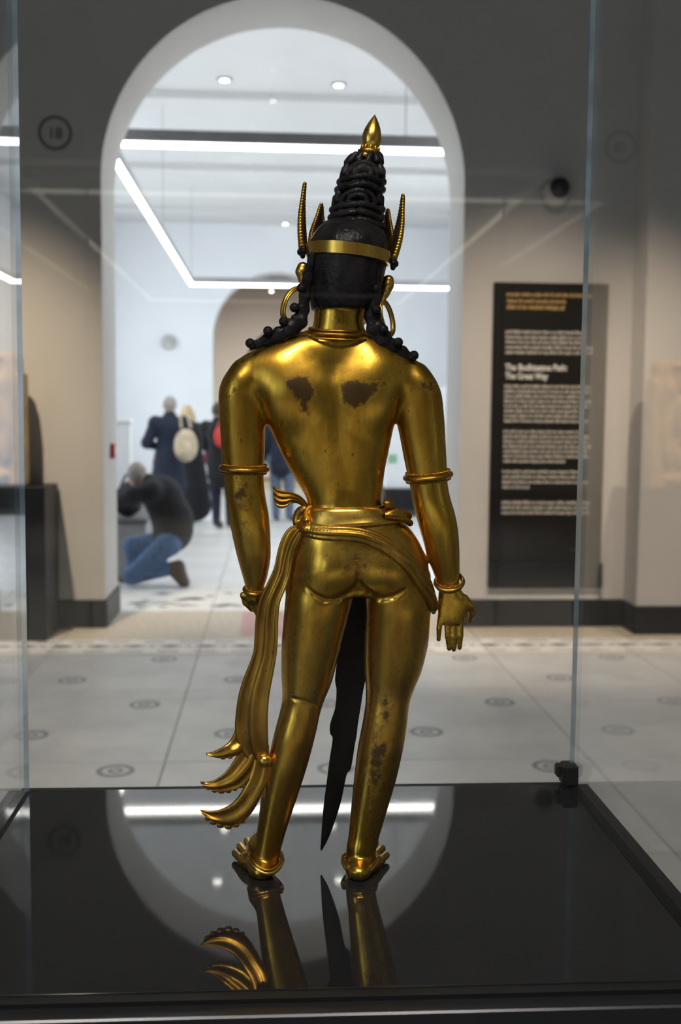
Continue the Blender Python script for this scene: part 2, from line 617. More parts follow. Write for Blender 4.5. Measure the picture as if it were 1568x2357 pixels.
#PART2
# ================================================================== the setting
YW, YW2, YF, YF2, YE = 8.04, 8.71, 22.5, 23.1, 34.0
X0, X1, ZC1 = -5.6, 6.2, 6.4
BX0, BX1, ZC2 = -3.7, 3.9, 5.3
YB = -20.0
AXL = at(236, 800, YW)[0]; AXR = at(1063, 800, YW)[0]
ACX, AR = (AXL+AXR)/2, (AXR-AXL)/2
AZ = at(650, -12, YW)[2]-AR
def structure(o):
    o['kind'] = 'structure'
    return o
def arch_wall(name, x0, x1, zt, cx, r, zs, y0, y1, m, n=64):
    mb = MB()
    mb.box((x0, y0, 0), (cx-r, y1, zt))
    mb.box((cx+r, y0, 0), (x1, y1, zt))
    V = []; Fc = []
    for i in range(n+1):
        t = math.pi*(1-i/n)
        x = cx+r*math.cos(t); z = zs+r*math.sin(t)
        V += [(x, y0, z), (x, y0, zt), (x, y1, z), (x, y1, zt)]
    for i in range(n):
        a, b = 4*i, 4*i+4
        Fc += [(a, b, b+1, a+1), (a+2, a+3, b+3, b+2), (a, a+2, b+2, b), (a+1, b+1, b+3, a+3)]
    mb.add(V, Fc)
    return structure(mb.build(name, m))
wall_back = arch_wall('wall_back', X0, X1, ZC1, ACX, AR, AZ, YW, YW2, WALL)
# the white gallery's side of that wall and the intrados share the pale paint: thin plaster skin on the reveal
FCX = at(640, 800, YF)[0]; FXL = at(490, 900, YF)[0]; FR = FCX-FXL
FZ = at(640, 626, YF)[2]-FR
wall_far = arch_wall('wall_far', BX0-.4, BX1+.4, 6.0, FCX, FR, FZ, YF, YF2, WALLW)
arch_wall('wall_end', -5, 5.5, 6.0, .40, 1.22, 2.95, YE, YE+.5, WALL3)

def slab(name, a, b, m):
    return structure(MB().box(a, b).build(name, m))
slab('wall_left', (X0-.2, YB, 0), (X0, YW, ZC1), WALL)
slab('wall_right', (X1, YB, 0), (X1+.2, YW, ZC1), WALL)
slab('wall_front', (X0, YB-.2, 0), (X1, YB, ZC1), WALL)
slab('ceiling', (X0, YB, ZC1), (X1, YW, ZC1+.2), CEILD)
slab('wall_gallery_left', (BX0-.2, YW2, 0), (BX0, YF, ZC2+.2), WALLW)
slab('wall_gallery_right', (BX1, YW2, 0), (BX1+.2, YF, ZC2+.2), WALLW)
slab('ceiling_gallery', (BX0, YW2, ZC2), (BX1, YF, ZC2+.2), CEIL)
slab('wall_end_left', (-5.2, YF2, 0), (-5, YE, 6), WALL3)
slab('wall_end_right', (5.5, YF2, 0), (5.7, YE, 6), WALL3)
slab('ceiling_end', (-5, YF2, 5.6), (5.5, YE, 5.8), WALL3)
slab('wall_end_beyond', (-3, YE+4, 0), (3.5, YE+4.2, 5), BRONZE)  # near-black wall stands in for the dark of the room beyond
# shallow ceiling ribs of the white gallery
for i, yy in enumerate((13.4, 17.2, 20.6)):
    slab('trim_%d' % (i+1), (BX0, yy, ZC2-.09), (BX1, yy+.35, ZC2), CEIL)

# pilaster on the right of the wall panel
PX = at(1478, 1000, 7.74)[0]
slab('wall_pilaster', (PX, 7.74, 0), (PX+1.3, YW, ZC1), WALL)

# skirting
zb = .205
def skirt(name, a, b):
    o = MB().bbox(a, b, .008).build(name, BLACKB)
    return structure(o)
skirt('baseboard_back_left', (X0, YW-.02, 0), (AXL+.015, YW, zb))
skirt('baseboard_reveal_left', (AXL, YW-.02, 0), (AXL+.02, YW2+.02, zb))
skirt('baseboard_reveal_right', (AXR-.02, YW-.02, 0), (AXR, YW2+.02, zb))
skirt('baseboard_back_right', (AXR-.015, YW-.02, 0), (PX, YW, zb))
skirt('baseboard_pilaster', (PX-.02, 7.72, 0), (PX+1.32, 7.74, zb))
skirt('baseboard_pilaster_side', (PX-.02, 7.74, 0), (PX, YW-.02, zb))
skirt('baseboard_far_left', (BX0, YF-.03, 0), (FCX-FR, YF, .17))
skirt('baseboard_far_right', (FCX+FR, YF-.03, 0), (BX1, YF, .17))

# ------------------------------------------------------------------ floor
floor = structure(MB().box((X0-.2, YB, -.12), (X1+.2, YE+4.2, -.008)).build('floor', JOINT))
def instance_boxes(name, m, cells, z0, z1, bev, cache={}):
    for (xa, xb, ya, yb_) in cells:
        key = (name, m.name, round(xb-xa, 4), round(yb_-ya, 4))
        if key not in cache:
            o = MB().bbox((xa, ya, z0), (xb, yb_, z1), bev).build(name, m, floor)
            cache[key] = o.data
        else:
            o = bpy.data.objects.new(name, cache[key])
            COL.objects.link(o)
            o.parent = floor
            o.location = Vector(((xa+xb)/2, (ya+yb_)/2, z0))-wloc(floor)
SX, SY = .9592, 1.1086
cells = []
j0 = 4.88
for i in range(-5, 7):
    for j in range(-8, 2):
        xa = -.47+SX*i; ya = j0+SY*j
        cells.append((xa+.003, xa+SX-.003, ya+.003, ya+SY-.003))
instance_boxes('floor_slab', SLAB, cells, -.03, 0, .002)
# border before the wall: pale strip, tan strips, black motifs
yb0 = j0+SY*2
instance_boxes('border_strip', MOST, [(-.47+SX*i+.003, -.47+SX*(i+1)-.003, yb0+.004, yb0+.05) for i in range(-5, 7)], -.03, 0, .002)
instance_boxes('border_strip', SPILL, [(-.47+SX*i+.003, -.47+SX*(i+1)-.003, yb0+.055, yb0+.50) for i in range(-5, 7)], -.03, 0, .002)
instance_boxes('border_strip', MOST, [(-.47+SX*i+.003, -.47+SX*(i+1)-.003, yb0+.505, YW2+.0) for i in range(-5, 7)], -.03, 0, .002)
# white gallery floor
cells = []
for i in range(-4, 5):
    for j in range(0, 14):
        xa = -.47+SX*i; ya = YW2+1.02+SX*j
        if ya+SX < YF2+.4:
            cells.append((max(xa, BX0)+.004, min(xa+SX, BX1)-.004, ya+.004, ya+SX-.004))
instance_boxes('marble_tile', SLABW, cells, -.03, 0, .002)
instance_boxes('border_strip', SPILL, [(-.47+SX*i+.003, -.47+SX*(i+1)-.003, YW2+.005, YW2+1.015) for i in range(-4, 5)], -.03, 0, .002)
instance_boxes('end_floor_slab', MOST, [(-5+1.05*i+.004, -5+1.05*(i+1)-.004, 23.2+1.5*j, 23.2+1.5*(j+1)-.01) for i in range(10) for j in range(9)], -.03, 0, .002)
# ring inlays
me_ring = None
for i in range(-8, 12):
    for k in range(-6, 12):
        if (i+k) % 2:
            continue
        x = -.672+.4796*i; y = 6.98-.5543*k
        if not (X0+.2 < x < X1-.2 and .5 < y < yb0):
            continue
        if me_ring is None:
            mb = MB(); n = 28
            for (r0, r1) in ((.060, .083), (.018, .034)):
                V = []; Fc = []
                for a in range(n):
                    t = 2*math.pi*a/n; c, s_ = math.cos(t), math.sin(t)
                    V += [(r0*c, r0*s_, 0), (r0*c, r0*s_, .0012), (r1*c, r1*s_, .0012), (r1*c, r1*s_, 0)]
                for a in range(n):
                    p, q = 4*a, 4*((a+1) % n)
                    Fc += [(p+1, p+2, q+2, q+1), (p+2, p+3, q+3, q+2), (p, p+1, q+1, q)]
                mb.add(V, Fc)
            o = mb.build('mosaic_ring', RING, floor, origin=(0, 0, 0)); me_ring = o.data
        else:
            o = bpy.data.objects.new('mosaic_ring', me_ring); COL.objects.link(o); o.parent = floor
        o.location = Vector((x, y, 0))-wloc(floor)
# black border motifs: a running row of lozenges and bars
def lozenge(w_, d_):
    return [(-w_, 0, 0), (0, -d_, 0), (w_, 0, 0), (0, d_, 0), (-w_, 0, .0012), (0, -d_, .0012), (w_, 0, .0012), (0, d_, .0012)], \
        [(4, 5, 6, 7), (0, 1, 5, 4), (1, 2, 6, 5), (2, 3, 7, 6), (3, 0, 4, 7)]
def motif(cache, key, V, Fc, x, y, m):
    if key not in cache:
        o = mesh_obj('mosaic_piece', V, Fc, m, floor, origin=(0, 0, 0)); cache[key] = o.data
    else:
        o = bpy.data.objects.new('mosaic_piece', cache[key]); COL.objects.link(o); o.parent = floor
    o.location = Vector((x, y, 0))-wloc(floor)
cache = {}
V1, F1 = lozenge(.085, .045)
V2, F2 = lozenge(.03, .022)
Vb, Fb = [(-.07, -.014, 0), (.07, -.014, 0), (.07, .014, 0), (-.07, .014, 0), (-.07, -.014, .0012), (.07, -.014, .0012), (.07, .014, .0012), (-.07, .014, .0012)], F1
for q in range(-12, 20):
    x = .05+.24*q
    if x < AXL-1.6 or x > PX+1.4: continue
    motif(cache, 'a', V1, F1, x, yb0+.28, MOSD)
    motif(cache, 'b', V2, F2, x+.12, yb0+.28, MOSD)
    motif(cache, 'c', Vb, Fb, x, yb0+.12, RING)
    motif(cache, 'c', Vb, Fb, x+.12, yb0+.42, RING)
# threshold mosaic of the white gallery: scattered dark leaves
r2 = random.Random(4)
for q in range(46):
    x = BX0*.42+r2.random()*2.9; y = YW2+.12+.8*r2.random()
    if -.25 < x < .35: continue
    motif(cache, 'd%d' % (q % 3), *lozenge(.05+.04*(q % 3), .04+.02*(q % 2)), x, y, MOSD)
instance_boxes('red_panel', MOSR, [(-.22, .30, YW-.32, YW2-.03)], -.002, .0012, .001)

# ------------------------------------------------------------------ lamps and windows of the galleries, some added
def pendant(name, xa, xb, ya, yb_, z, led, label, zc, hw=.028, dh=.036, hh=.10):
    root = empty(name, ((xa+xb)/2, (ya+yb_)/2, z), label, 'light')
    for (a, b) in (((xa, ya), (xb, ya)), ((xa, yb_), (xb, yb_)), ((xa, ya), (xa, yb_)), ((xb, ya), (xb, yb_))):
        ex = .035 if a[1] == b[1] else -.036
        if a[1] == b[1]:
            lo = (a[0]-hw, a[1]-hw); hi = (b[0]+hw, b[1]+hw)
        else:
            lo = (a[0]-hw, a[1]+hw+.001); hi = (b[0]+hw, b[1]-hw-.001)
        MB().bbox((*lo, z), (*hi, z+dh), .006).build('diffuser', led, root)
        MB().bbox((lo[0]+.002, lo[1]+.002, z+dh+.001), (hi[0]-.002, hi[1]-.002, z+dh+hh), .006).build('housing', HOUSING, root)
    for (x, y) in ((xa, ya), (xb, ya), (xa, yb_), (xb, yb_), ((xa+xb)/2, ya), ((xa+xb)/2, yb_), (xa, (ya+yb_)/2), (xb, (ya+yb_)/2)):
        V, Fc = tube([(x, y, z+dh+hh), (x, y, zc)], .004, 6)
        mesh_obj('suspension_wire', V, Fc, HOUSING, root)
    return root
ZP = 3.68
pa = at_z(252, 341, ZP); pb = at_z(437, 657, ZP)
PXL = (pa[0]+pb[0])/2
pa[1] = at_z(650, 346, ZP)[1]
pendant('pendant_light_frame', PXL, 3.5, pa[1], pb[1], ZP, LED_B, 'white rectangular LED frame hanging from the ceiling of the bright gallery', ZC2)
pendant('pendant_light_frame', -2.3, 2.44, -18.0, -7.7, ZP, LED_F, 'warm LED frame hanging in the near gallery, mirrored faintly in the glass', ZC1)

for i, (px, py) in enumerate(((500, 77), (800, 85), (517, 181), (780, 193), (655, 489), (657, 519))):
    p = at_z(px, py, ZC2)
    if p[1] > YF-.1: p[1] = YF-.25
    d = empty('ceiling_downlight', (p[0], p[1], ZC2), None, 'light', 'ceiling downlights of the bright gallery')
    d['label'] = ('left downlight of the pair nearest the arch, bright gallery ceiling', 'right downlight of the pair nearest the arch, bright gallery ceiling', 'left downlight of the second pair, bright gallery ceiling', 'right downlight of the second pair, bright gallery ceiling', 'upper of two distant downlights behind the topknot', 'lower of two distant downlights behind the topknot')[i]
    V, Fc = lathe([(.055, 0), (.085, 0), (.085, .012), (.055, .018)], (p[0], p[1], ZC2-.018), (0, 0, 1), 24)
    mesh_obj('ring', V, Fc, HOUSING, d)
    V, Fc = lathe([(.05, 0), (.05, .004)], (p[0], p[1], ZC2-.024), (0, 0, 1), 24)
    mesh_obj('lens', V, Fc, DOWN, d)
    if i > 3: continue
    ld = bpy.data.lights.new('downlight', 'SPOT'); ld.energy = W_BACK_CEIL; ld.spot_size = 2.2; ld.spot_blend = .8; ld.shadow_soft_size = .05
    lo = bpy.data.objects.new('lamp', ld); COL.objects.link(lo); lo.parent = d; lo.location = (0, 0, -.03)

def window(name, x, y0, y1, z0, z1, pane, nx, side, n_y=2, n_z=3):
    # a lit window let into a side wall: frame, panes and glazing bars; side=+1 faces +x
    o = MB()
    f = .06
    fr = MB()
    xa, xb = sorted((x, x+side*.05))
    for (a, b, c, d) in ((y0-f, y1+f, z0-f, z0), (y0-f, y1+f, z1, z1+f), (y0-f, y0, z0, z1), (y1, y1+f, z0, z1)):
        fr.box((xa, a, c), (xb, b, d))
    root = structure(fr.build(name, WINFR))
    for i in range(n_y):
        for j in range(n_z):
            ya = y0+(y1-y0)*i/n_y+.02; yb_ = y0+(y1-y0)*(i+1)/n_y-.02
            za = z0+(z1-z0)*j/n_z+.02; zb_ = z0+(z1-z0)*(j+1)/n_z-.02
            xs = sorted((x+side*.003, x+side*.012))
            MB().box((xs[0], ya, za), (xs[1], yb_, zb_)).build('pane', pane, root)
    for i in range(1, n_y):
        yy = y0+(y1-y0)*i/n_y
        MB().box((xa, yy-.02, z0), (xb, yy+.02, z1)).build('glazing_bar', WINFR, root)
    return root
k = 1
for (ya, yb_) in ((10.0, 12.4), (14.2, 16.6), (18.4, 20.8)):
    window('window_%d' % k, BX0, ya, yb_, 1.2, 3.9, WINB, 2, 1); k += 1
window('window_%d' % k, BX1, 9.4, 12.0, 1.1, 3.6, WINB, 2, -1); k += 1  # right-hand window added out of view to light the arch reveal
window('window_%d' % k, BX1, 16.7, 19.2, 1.1, 3.9, WINB, 2, -1); k += 1  # second one added out of view to brighten the far wall
window('window_%d' % k, X0, -4.6, -2.6, 1.4, 4.8, WINF, 2, 1); k += 1
window('window_%d' % k, X0, -9.6, -7.6, 1.4, 4.8, WINF, 2, 1); k += 1

def ceiling_spot(loc, target, power, col, size, blend, label, rad=.04, group=None):
    loc = np.array(loc, float); target = np.array(target, float)
    d = (target-loc)/np.linalg.norm(target-loc)
    root = empty('ceiling_spotlight', (loc[0], loc[1], ZC1 if loc[1] < YW else 5.6), label, 'light', group)
    V, Fc = lathe([(.045, 0), (.05, .01), (.05, .16), (.03, .18)], loc-d*.17, d, 20)
    V2_, F2_ = lathe([(.03, 0), (.045, .02), (.05, .17), (.047, .175)], loc-d*.19, d, 20)
    mesh_obj('can', V2_, F2_, PLINTH, root)
    V, Fc = lathe([(.04, 0), (.04, .004)], loc-d*.012, d, 20)
    mesh_obj('lens', V, Fc, SPOTL, root)
    top = np.array([loc[0], loc[1], root.location.z])
    V, Fc = tube([loc-d*.1, loc-d*.1+np.array([0, 0, .12]), top], .012, 8)
    mesh_obj('stem', V, Fc, PLINTH, root)
    ld = bpy.data.lights.new('spot', 'SPOT'); ld.energy = power; ld.color = col
    ld.spot_size = size; ld.spot_blend = blend; ld.shadow_soft_size = rad
    lo = bpy.data.objects.new('lamp', ld); COL.objects.link(lo); lo.parent = root
    lo.location = Vector(loc+d*.01)-root.location
    lo.rotation_euler = Vector(d).to_track_quat('-Z', 'Y').to_euler()
    return root
ST = np.array([.05, 1.43, 1.45])
ceiling_spot((-1.0, -1.4, 5.2), ST+np.array([0, 0, .2]), W_STATUE*10, (1, .94, .82), .45, .6, 'black ceiling spotlight aimed at the statue, left of the pair above the camera', .14)
ceiling_spot((.75, -1.5, 5.2), ST+np.array([0, 0, .2]), W_STATUE*6, (1, .94, .82), .45, .6, 'black ceiling spotlight aimed at the statue, right of the pair above the camera', .14)
SGX = at(1268, 1000, YW)[0]
ceiling_spot((SGX-.5, 4.6, 5.5), (SGX-.15, YW, .25), W_WALL*10, (1, .80, .63), .80, 1.0, 'black ceiling spotlight aimed at the black text panel', .05)
ceiling_spot((-2.1, 4.9, 5.5), (-1.9, YW, 1.05), W_WALL*10, (1, .80, .58), .58, 1.0, 'black ceiling spotlight aimed at the carved stele', .05)
ceiling_spot((3.4, 4.4, 5.5), (3.6, YW-.3, .6), W_WALL*1.7, (1, .84, .70), .75, 1.0, 'black ceiling spotlight aimed at the pilaster', .05)
for (x, y, nm) in ((-2.6, 4.2, 'left of the case'), (.5, 4.6, 'behind the case'), (3.2, 4.2, 'right of the case'), (-2.2, -5.0, 'left behind the camera'), (2.4, -5.0, 'right behind the camera'), (0, -11.0, 'at the middle of the near gallery')):  # unseen spots added to brighten the floor and fill the statue from behind
    ceiling_spot((x, y, 5.5), (x, y+.4, 0), W_FLOOR*(3.8 if y < 0 else (1.5 if x < 0 else (.75 if x < 1 else .6))), (1, .95, .87), 1.35, 1.0, 'added unseen ceiling spotlight aimed at the floor '+nm, .06)
for q, x in enumerate((-1.5, 1.9)):
    ceiling_spot((x, 27.0, 5.2), (x*.6, 31.0, 1.2), W_THIRD*7, (1, .93, .86), 1.8, 1.0, ('left' if x < 0 else 'right')+' ceiling spotlight in the taupe room beyond the far arch', .08)
tp = at(625, 672, 25.0)
ceiling_spot(tp, (tp[0], 24.0, 0.0), W_THIRD*3, (1, .9, .75), 1.6, 1.0, 'bright ceiling spotlight just inside the far arch', .08)
#PART3
# ================================================================== the glass case
ZP0 = .95
CXL, CXR, CYF, CYB = -.3869, .4935, 1.1108, 1.7542
GT = .008
case = empty('glass_display_case', ((CXL+CXR)/2, (CYF+CYB)/2, 0), 'tall glass display case on a black plinth holding the gilded statue', 'display case')
MB().bbox((CXL-.03, CYF-.03, 0), (CXR+.03, CYB+.012, ZP0-.045), .003).build('plinth_body', PLINTH, case)
MB().bbox((CXL-.034, CYF-.034, ZP0-.044), (CXR+.034, CYB+.016, ZP0-.006), .002).build('rim', RIM, case)
MB().bbox((CXL+.007, CYF+.007, ZP0-.03), (CXR-.007, CYB-.005, ZP0), .0008).build('plinth_top', GLOSS, case)
for (a, b) in (((CXL-.010, CYF-.010), (CXL+.006, CYB+.010)), ((CXR-.006, CYF-.010), (CXR+.010, CYB+.010)),
               ((CXL+.0062, CYF-.010), (CXR-.0062, CYF+.006)), ((CXL+.0062, CYB-.004), (CXR-.0062, CYB+.010))):
    MB().box((*a, ZP0-.02), (*b, ZP0-.001)).build('gasket', RUBBER, case)
ZG1 = 2.42
def pane(a, b, thin, gm=None):
    V = []; a = np.array(a); b = np.array(b)
    mb = MB().box(a, b)
    o = mb.build('glass_pane', gm or GLASS, case)
    o.data.materials.append(GEDGE)
    for p in o.data.polygons:
        if abs(p.normal[thin]) < .5:
            p.material_index = 1
    return o
pane((CXL-.003, CYB-.003, ZP0-.003), (CXR+.003, CYB+.003, ZG1), 1)
pane((CXL-.004, CYF-.004, ZP0-.003), (CXR+.004, CYF+.004, ZG1), 1, GLASSAR)
pane((CXL-.004, CYF+.0045, ZP0-.003), (CXL+.004, CYB-.0045, ZG1), 0)
pane((CXR-.004, CYF+.0045, ZP0-.003), (CXR+.004, CYB-.0045, ZG1), 0)
pane((CXL-.004, CYF-.004, ZG1+.001), (CXR+.004, CYB+.004, ZG1+.009), 2)
cl = MB().bbox((CXR-.018, CYB-.020, ZP0), (CXR+.002+.006, CYB+.012, ZP0+.036), .004)
cl.bbox((CXR-.026, CYB-.008, ZP0+.012), (CXR-.016, CYB+.010, ZP0+.033), .003)
cl.build('corner_clamp', RUBBER, case)

# ================================================================== the gilded statue
hl = at_z(606, 2031, ZP0); hr = at_z(820, 2034, ZP0)
Y0 = (hl[1]+hr[1])/2+.030
S = Y0/F_PX
def P(px, py, w_=0.):
    return at(px, py, Y0+w_*S)
def rows(tbl):
    out = []
    for (py, l, r, w_, b) in tbl:
        a, c = P(l, py, w_), P(r, py, w_)
        out.append(((a[2]+c[2])/2, (a[0]+c[0])/2, a[1], (c[0]-a[0])/2, b*S))
    return out
statue = empty('gilded_statue', (P(715, 1900)[0], Y0, ZP0), 'gilded standing figure seen from behind, black hair and tall topknot, swaying hips', 'statue')

VX = .0015
lo = np.array([P(480, 1300)[0], Y0-.085, ZP0-.004]); hi = np.array([P(1112, 1300)[0], Y0+.125, P(800, 488)[2]])
G = Grid(lo, hi, VX)
zsp = [P(0, y)[2] for y in (1200, 1150, 1000, 880, 790)]
xsp = [P(x, 1000)[0] for x in (795, 793, 776, 765, 772)]
def torso_post(d, X, Y, Z, cx, cy, a, b):
    zz = Z.ravel()
    xs = np.interp(zz, zsp, xsp)[None, None, :].astype(np.float32)
    amt = np.interp(zz, [P(0, y)[2] for y in (1165, 1120, 950, 830, 780)], [0, 4.5, 5, 4, 0])[None, None, :].astype(np.float32)*S
    back = np.clip((cy-Y)/(b*.6), 0, 1)
    g = np.exp(-.5*((X-xs)/(15*S))**2)
    return d+amt*g*back
G.loft(rows([(768, 700, 846, 4, 44), (782, 650, 882, 2, 50), (800, 602, 912, 0, 54), (818, 566, 938, 0, 57), (838, 543, 964, 0, 60), (862, 550, 964, 0, 64), (888, 578, 932, -2, 70),
             (920, 597, 914, -3, 72), (962, 611, 910, -3, 72), (1022, 636, 898, -2, 69), (1079, 664, 886, 0, 65), (1124, 693, 880, 0, 62),
             (1155, 711, 876, 0, 61), (1178, 706, 890, 0, 64), (1205, 688, 936, 0, 72), (1240, 677, 962, 0, 80), (1290, 667, 983, 2, 84),
             (1330, 661, 990, 6, 80), (1365, 657, 991, 10, 72)]), k=0, blur=.006, capk=16*S, post=torso_post)
# shoulder blades
for (x, y) in ((672, 905), (850, 905)):
    G.ell(P(x, y, -34), np.array([62, 36, 76])*S, 36*S)
# shoulders
G.cap(P(690, 812, 2), P(560, 884, 0), 30*S, 40*S, 44*S)
G.cap(P(852, 818, 2), P(956, 890, 0), 30*S, 40*S, 44*S)
# arms
KA = 15*S
G.loft(rows([(836, 552, 592, 0, 24), (846, 537, 597, 0, 34), (857, 523, 600, 0, 42), (872, 511, 602, 0, 48), (888, 505, 602, 0, 50), (903, 502, 600, 0, 50), (962, 505, 610, 0, 47), (1026, 509, 610, 0, 45), (1066, 512, 608, 0, 43), (1107, 517, 607, 0, 42),
             (1148, 521, 612, 0, 44), (1180, 526, 619, 2, 45), (1219, 532, 622, 4, 44), (1282, 546, 624, 10, 38), (1337, 562, 614, 18, 27),
             (1356, 567, 604, 20, 22), (1385, 569, 602, 22, 19)]), k=KA, blur=.007, capk=10*S)
G.loft(rows([(840, 930, 972, 0, 24), (849, 925, 983, 0, 34), (861, 920, 995, 0, 42), (876, 917, 1006, 0, 48), (892, 914, 1013, 0, 50), (903, 912, 1017, 0, 50), (962, 912, 1023, 0, 47), (1001, 920, 1025, 0, 46), (1079, 935, 1029, 0, 43), (1115, 944, 1030, 0, 42),
             (1148, 949, 1037, 0, 44), (1177, 955, 1047, 1, 45), (1219, 967, 1055, 2, 43), (1269, 982, 1058, 5, 36), (1300, 992, 1058, 7, 31),
             (1324, 1001, 1058, 8, 26), (1350, 1010, 1056, 8, 20)]), k=KA, blur=.007, capk=10*S)
# right hand
G.loft(rows([(1345, 1012, 1056, 8, 19), (1362, 1010, 1064, 8, 17), (1378, 1009, 1076, 7, 16), (1392, 1008, 1082, 7, 15), (1405, 1008, 1078, 7, 14), (1420, 1009, 1071, 7, 13), (1438, 1011, 1068, 8, 11)]), k=8*S, blur=.003, capk=6*S)
G.chain([P(1070, 1378, 6), P(1084, 1395, 8), P(1087, 1412, 14), P(1081, 1430, 22)], np.array([10, 8.5, 7, 5.5])*S, 5*S)
for (x0, y0, x1, y1, x2, y2, r) in ((1015, 1418, 1011, 1446, 1010, 1472, 7), (1030, 1430, 1031, 1464, 1034, 1493, 7.6), (1045, 1432, 1045, 1466, 1045, 1495, 7.6), (1060, 1430, 1060, 1463, 1058, 1491, 7.6)):
    G.chain([P(x0, y0, 8), P(x1, y1, 5), P(x2, y2, 9)], np.array([r*1.05, r*.95, r*.72])*S, 1.5*S)
# left hand (closed around the sash)
G.loft(rows([(1352, 569, 602, 20, 18), (1368, 567, 608, 20, 17), (1392, 574, 622, 22, 15), (1420, 590, 628, 24, 13), (1436, 596, 630, 24, 11)]), k=8*S, blur=.003, capk=6*S)
G.chain([P(574, 1372, 18), P(560, 1370, 20), P(566, 1386, 26), P(580, 1402, 30)], np.array([9, 7, 8, 7])*S, 5*S)
for i, x in enumerate((600, 608, 616, 624)):
    G.chain([P(x, 1428, 24), P(x+2, 1456, 24), P(x+5, 1470, 44), P(x+5, 1452, 56)], np.array([6, 5.6, 5, 4])*S, 1.5*S)
# legs
KL = 9*S
legL = [(1318, 668, 826, 6, 72), (1365, 658, 815, 6, 78), (1400, 655, 806, 6, 79), (1480, 648, 786, 10, 73), (1543, 647, 771, 12, 66), (1576, 649, 762, 10, 60),
        (1608, 651, 747, 8, 53), (1635, 645, 738, 3, 50), (1694, 629, 726, -2, 50), (1761, 614, 708, 0, 48), (1826, 602, 687, 4, 43), (1879, 596, 669, 6, 37),
        (1926, 590, 654, 8, 33), (1962, 585, 644, 8, 31), (1995, 583, 642, 6, 31)]
legR = [(1318, 828, 988, 6, 72), (1365, 838, 991, 6, 78), (1400, 843, 992, 6, 79), (1480, 839, 986, 10, 73), (1543, 839, 971, 12, 66), (1593, 843, 949, 9, 54),
        (1622, 842, 941, 4, 50), (1658, 836, 938, 0, 50), (1719, 824, 929, -1, 50), (1790, 815, 913, 2, 46), (1844, 810, 897, 5, 41), (1897, 805, 881, 7, 36),
        (1944, 801, 867, 8, 33), (1962, 798, 862, 8, 32), (1995, 795, 860, 6, 32)]
G.loft(rows(legL), k=KL, blur=.007, capk=10*S)
G.loft(rows(legR), k=KL, blur=.007, capk=10*S)
# buttocks
G.ell(P(764, 1312, -28), np.array([66, 56, 68])*S, 26*S)
G.ell(P(888, 1310, -28), np.array([66, 56, 66])*S, 26*S)
# cleft and the folds under the buttocks
def gsurf(px, py):
    d = ray(px, py); t = (Y0-.085-CAMP[1])/d[1]
    for q in range(400):
        p = CAMP+d*t
        i_ = np.round((p-G.lo)/G.h).astype(int)
        if (i_ >= 0).all() and (i_ < G.F.shape).all() and G.F[tuple(i_)] < 0:
            return p
        t += .0008
    return CAMP+d*(Y0/d[1])
for fold in (((706, 1352, 1), (722, 1369, 4), (748, 1382, 6), (780, 1380, 7), (806, 1366, 7), (822, 1348, 4)), ((834, 1350, 4), (850, 1368, 7), (872, 1379, 7), (904, 1374, 5), (932, 1358, 2)), ((827, 1362, 9), (826, 1344, 6), (825, 1326, 3), (824, 1310, 1)), ((672, 1606, .2), (700, 1614, .8), (730, 1621, .3))):
    Q = [gsurf(x, y)+np.array([0, -2.5*S, 0]) for (x, y, r) in fold]
    for a_, b_, fa, fb in zip(Q[:-1], Q[1:], fold[:-1], fold[1:]):
        G.cap(a_, b_, fa[2]*S, fb[2]*S, 7*S, cut=True)
# feet
def foot(heel, toe_px, sgn):
    toe = at_z(*toe_px, ZP0)
    d = toe-heel; d[2] = 0; Lf = np.linalg.norm(d); d /= Lf
    n = np.array([d[1], -d[0], 0])*sgn       # towards the little toe side
    z = np.array([0, 0, 1.])
    G.ell(heel+d*.019+z*.0105, np.array([.0165, .019, .0125]), .006)
    G.cap(heel+d*.040+z*.034, heel+d*(Lf*.62)+z*.015, .0150, .0105, .010)
    G.cap(heel+d*.026+z*.010+n*.004, heel+d*(Lf*.40)+z*.009+n*.018, .0115, .0090, .008)
    G.cap(heel+d*.026+z*.010-n*.004, heel+d*(Lf*.66)+z*.010-n*.012, .0115, .0105, .008)
    G.cap(heel+d*(Lf*.36)+z*.009+n*.013, heel+d*(Lf*.70)+z*.009-n*.004, .0095, .0095, .008)
    for q in range(5):
        ln = (1.0, 1.0, .92, .79, .63)[q]
        lt = (-.018, -.006, .006, .017, .025)[q]
        r = (.0074, .0060, .0056, .0053, .0050)[q]
        G.cap(heel+d*(Lf*(ln-.30))+n*lt*.80+z*.010, heel+d*(Lf*ln-r)+n*lt*1.12+z*.0085, r*1.1, r, .0012)
    return d, n, Lf
foot(hl, (578, 1938), -1)
foot(hr, (856, 1943), 1)
# neck and head
G.loft(rows([(680, 726, 842, 6, 54), (740, 722, 836, 4, 52), (765, 716, 842, 3, 53), (790, 700, 856, 3, 54)]), k=10*S, blur=.004, capk=8*S)
G.loft(rows([(515, 752, 866, 8, 60), (535, 730, 880, 8, 80), (567, 714, 890, 8, 92), (600, 711, 887, 8, 95), (650, 712, 876, 10, 93), (695, 718, 862, 16, 84), (722, 730, 854, 26, 68), (748, 760, 842, 42, 44)]), k=8*S, blur=.005, capk=20*S)
G.ell(P(818, 712, 44), np.array([34, 42, 42])*S, 10*S)
G.chain([P(800, 632, 100), P(802, 668, 112)], np.array([7, 12])*S, 8*S)         # nose
G.ell(P(803, 700, 92), np.array([20, 12, 7])*S, 6*S)                             # lips
for x in (770, 832):
    G.ell(P(x, 645, 88), np.array([17, 12, 10])*S, 5*S)                          # eyelids
Vb_, Fb_ = G.mesh(5)
bvh = BVHTree.FromPolygons([tuple(v) for v in Vb_], Fb_.tolist())
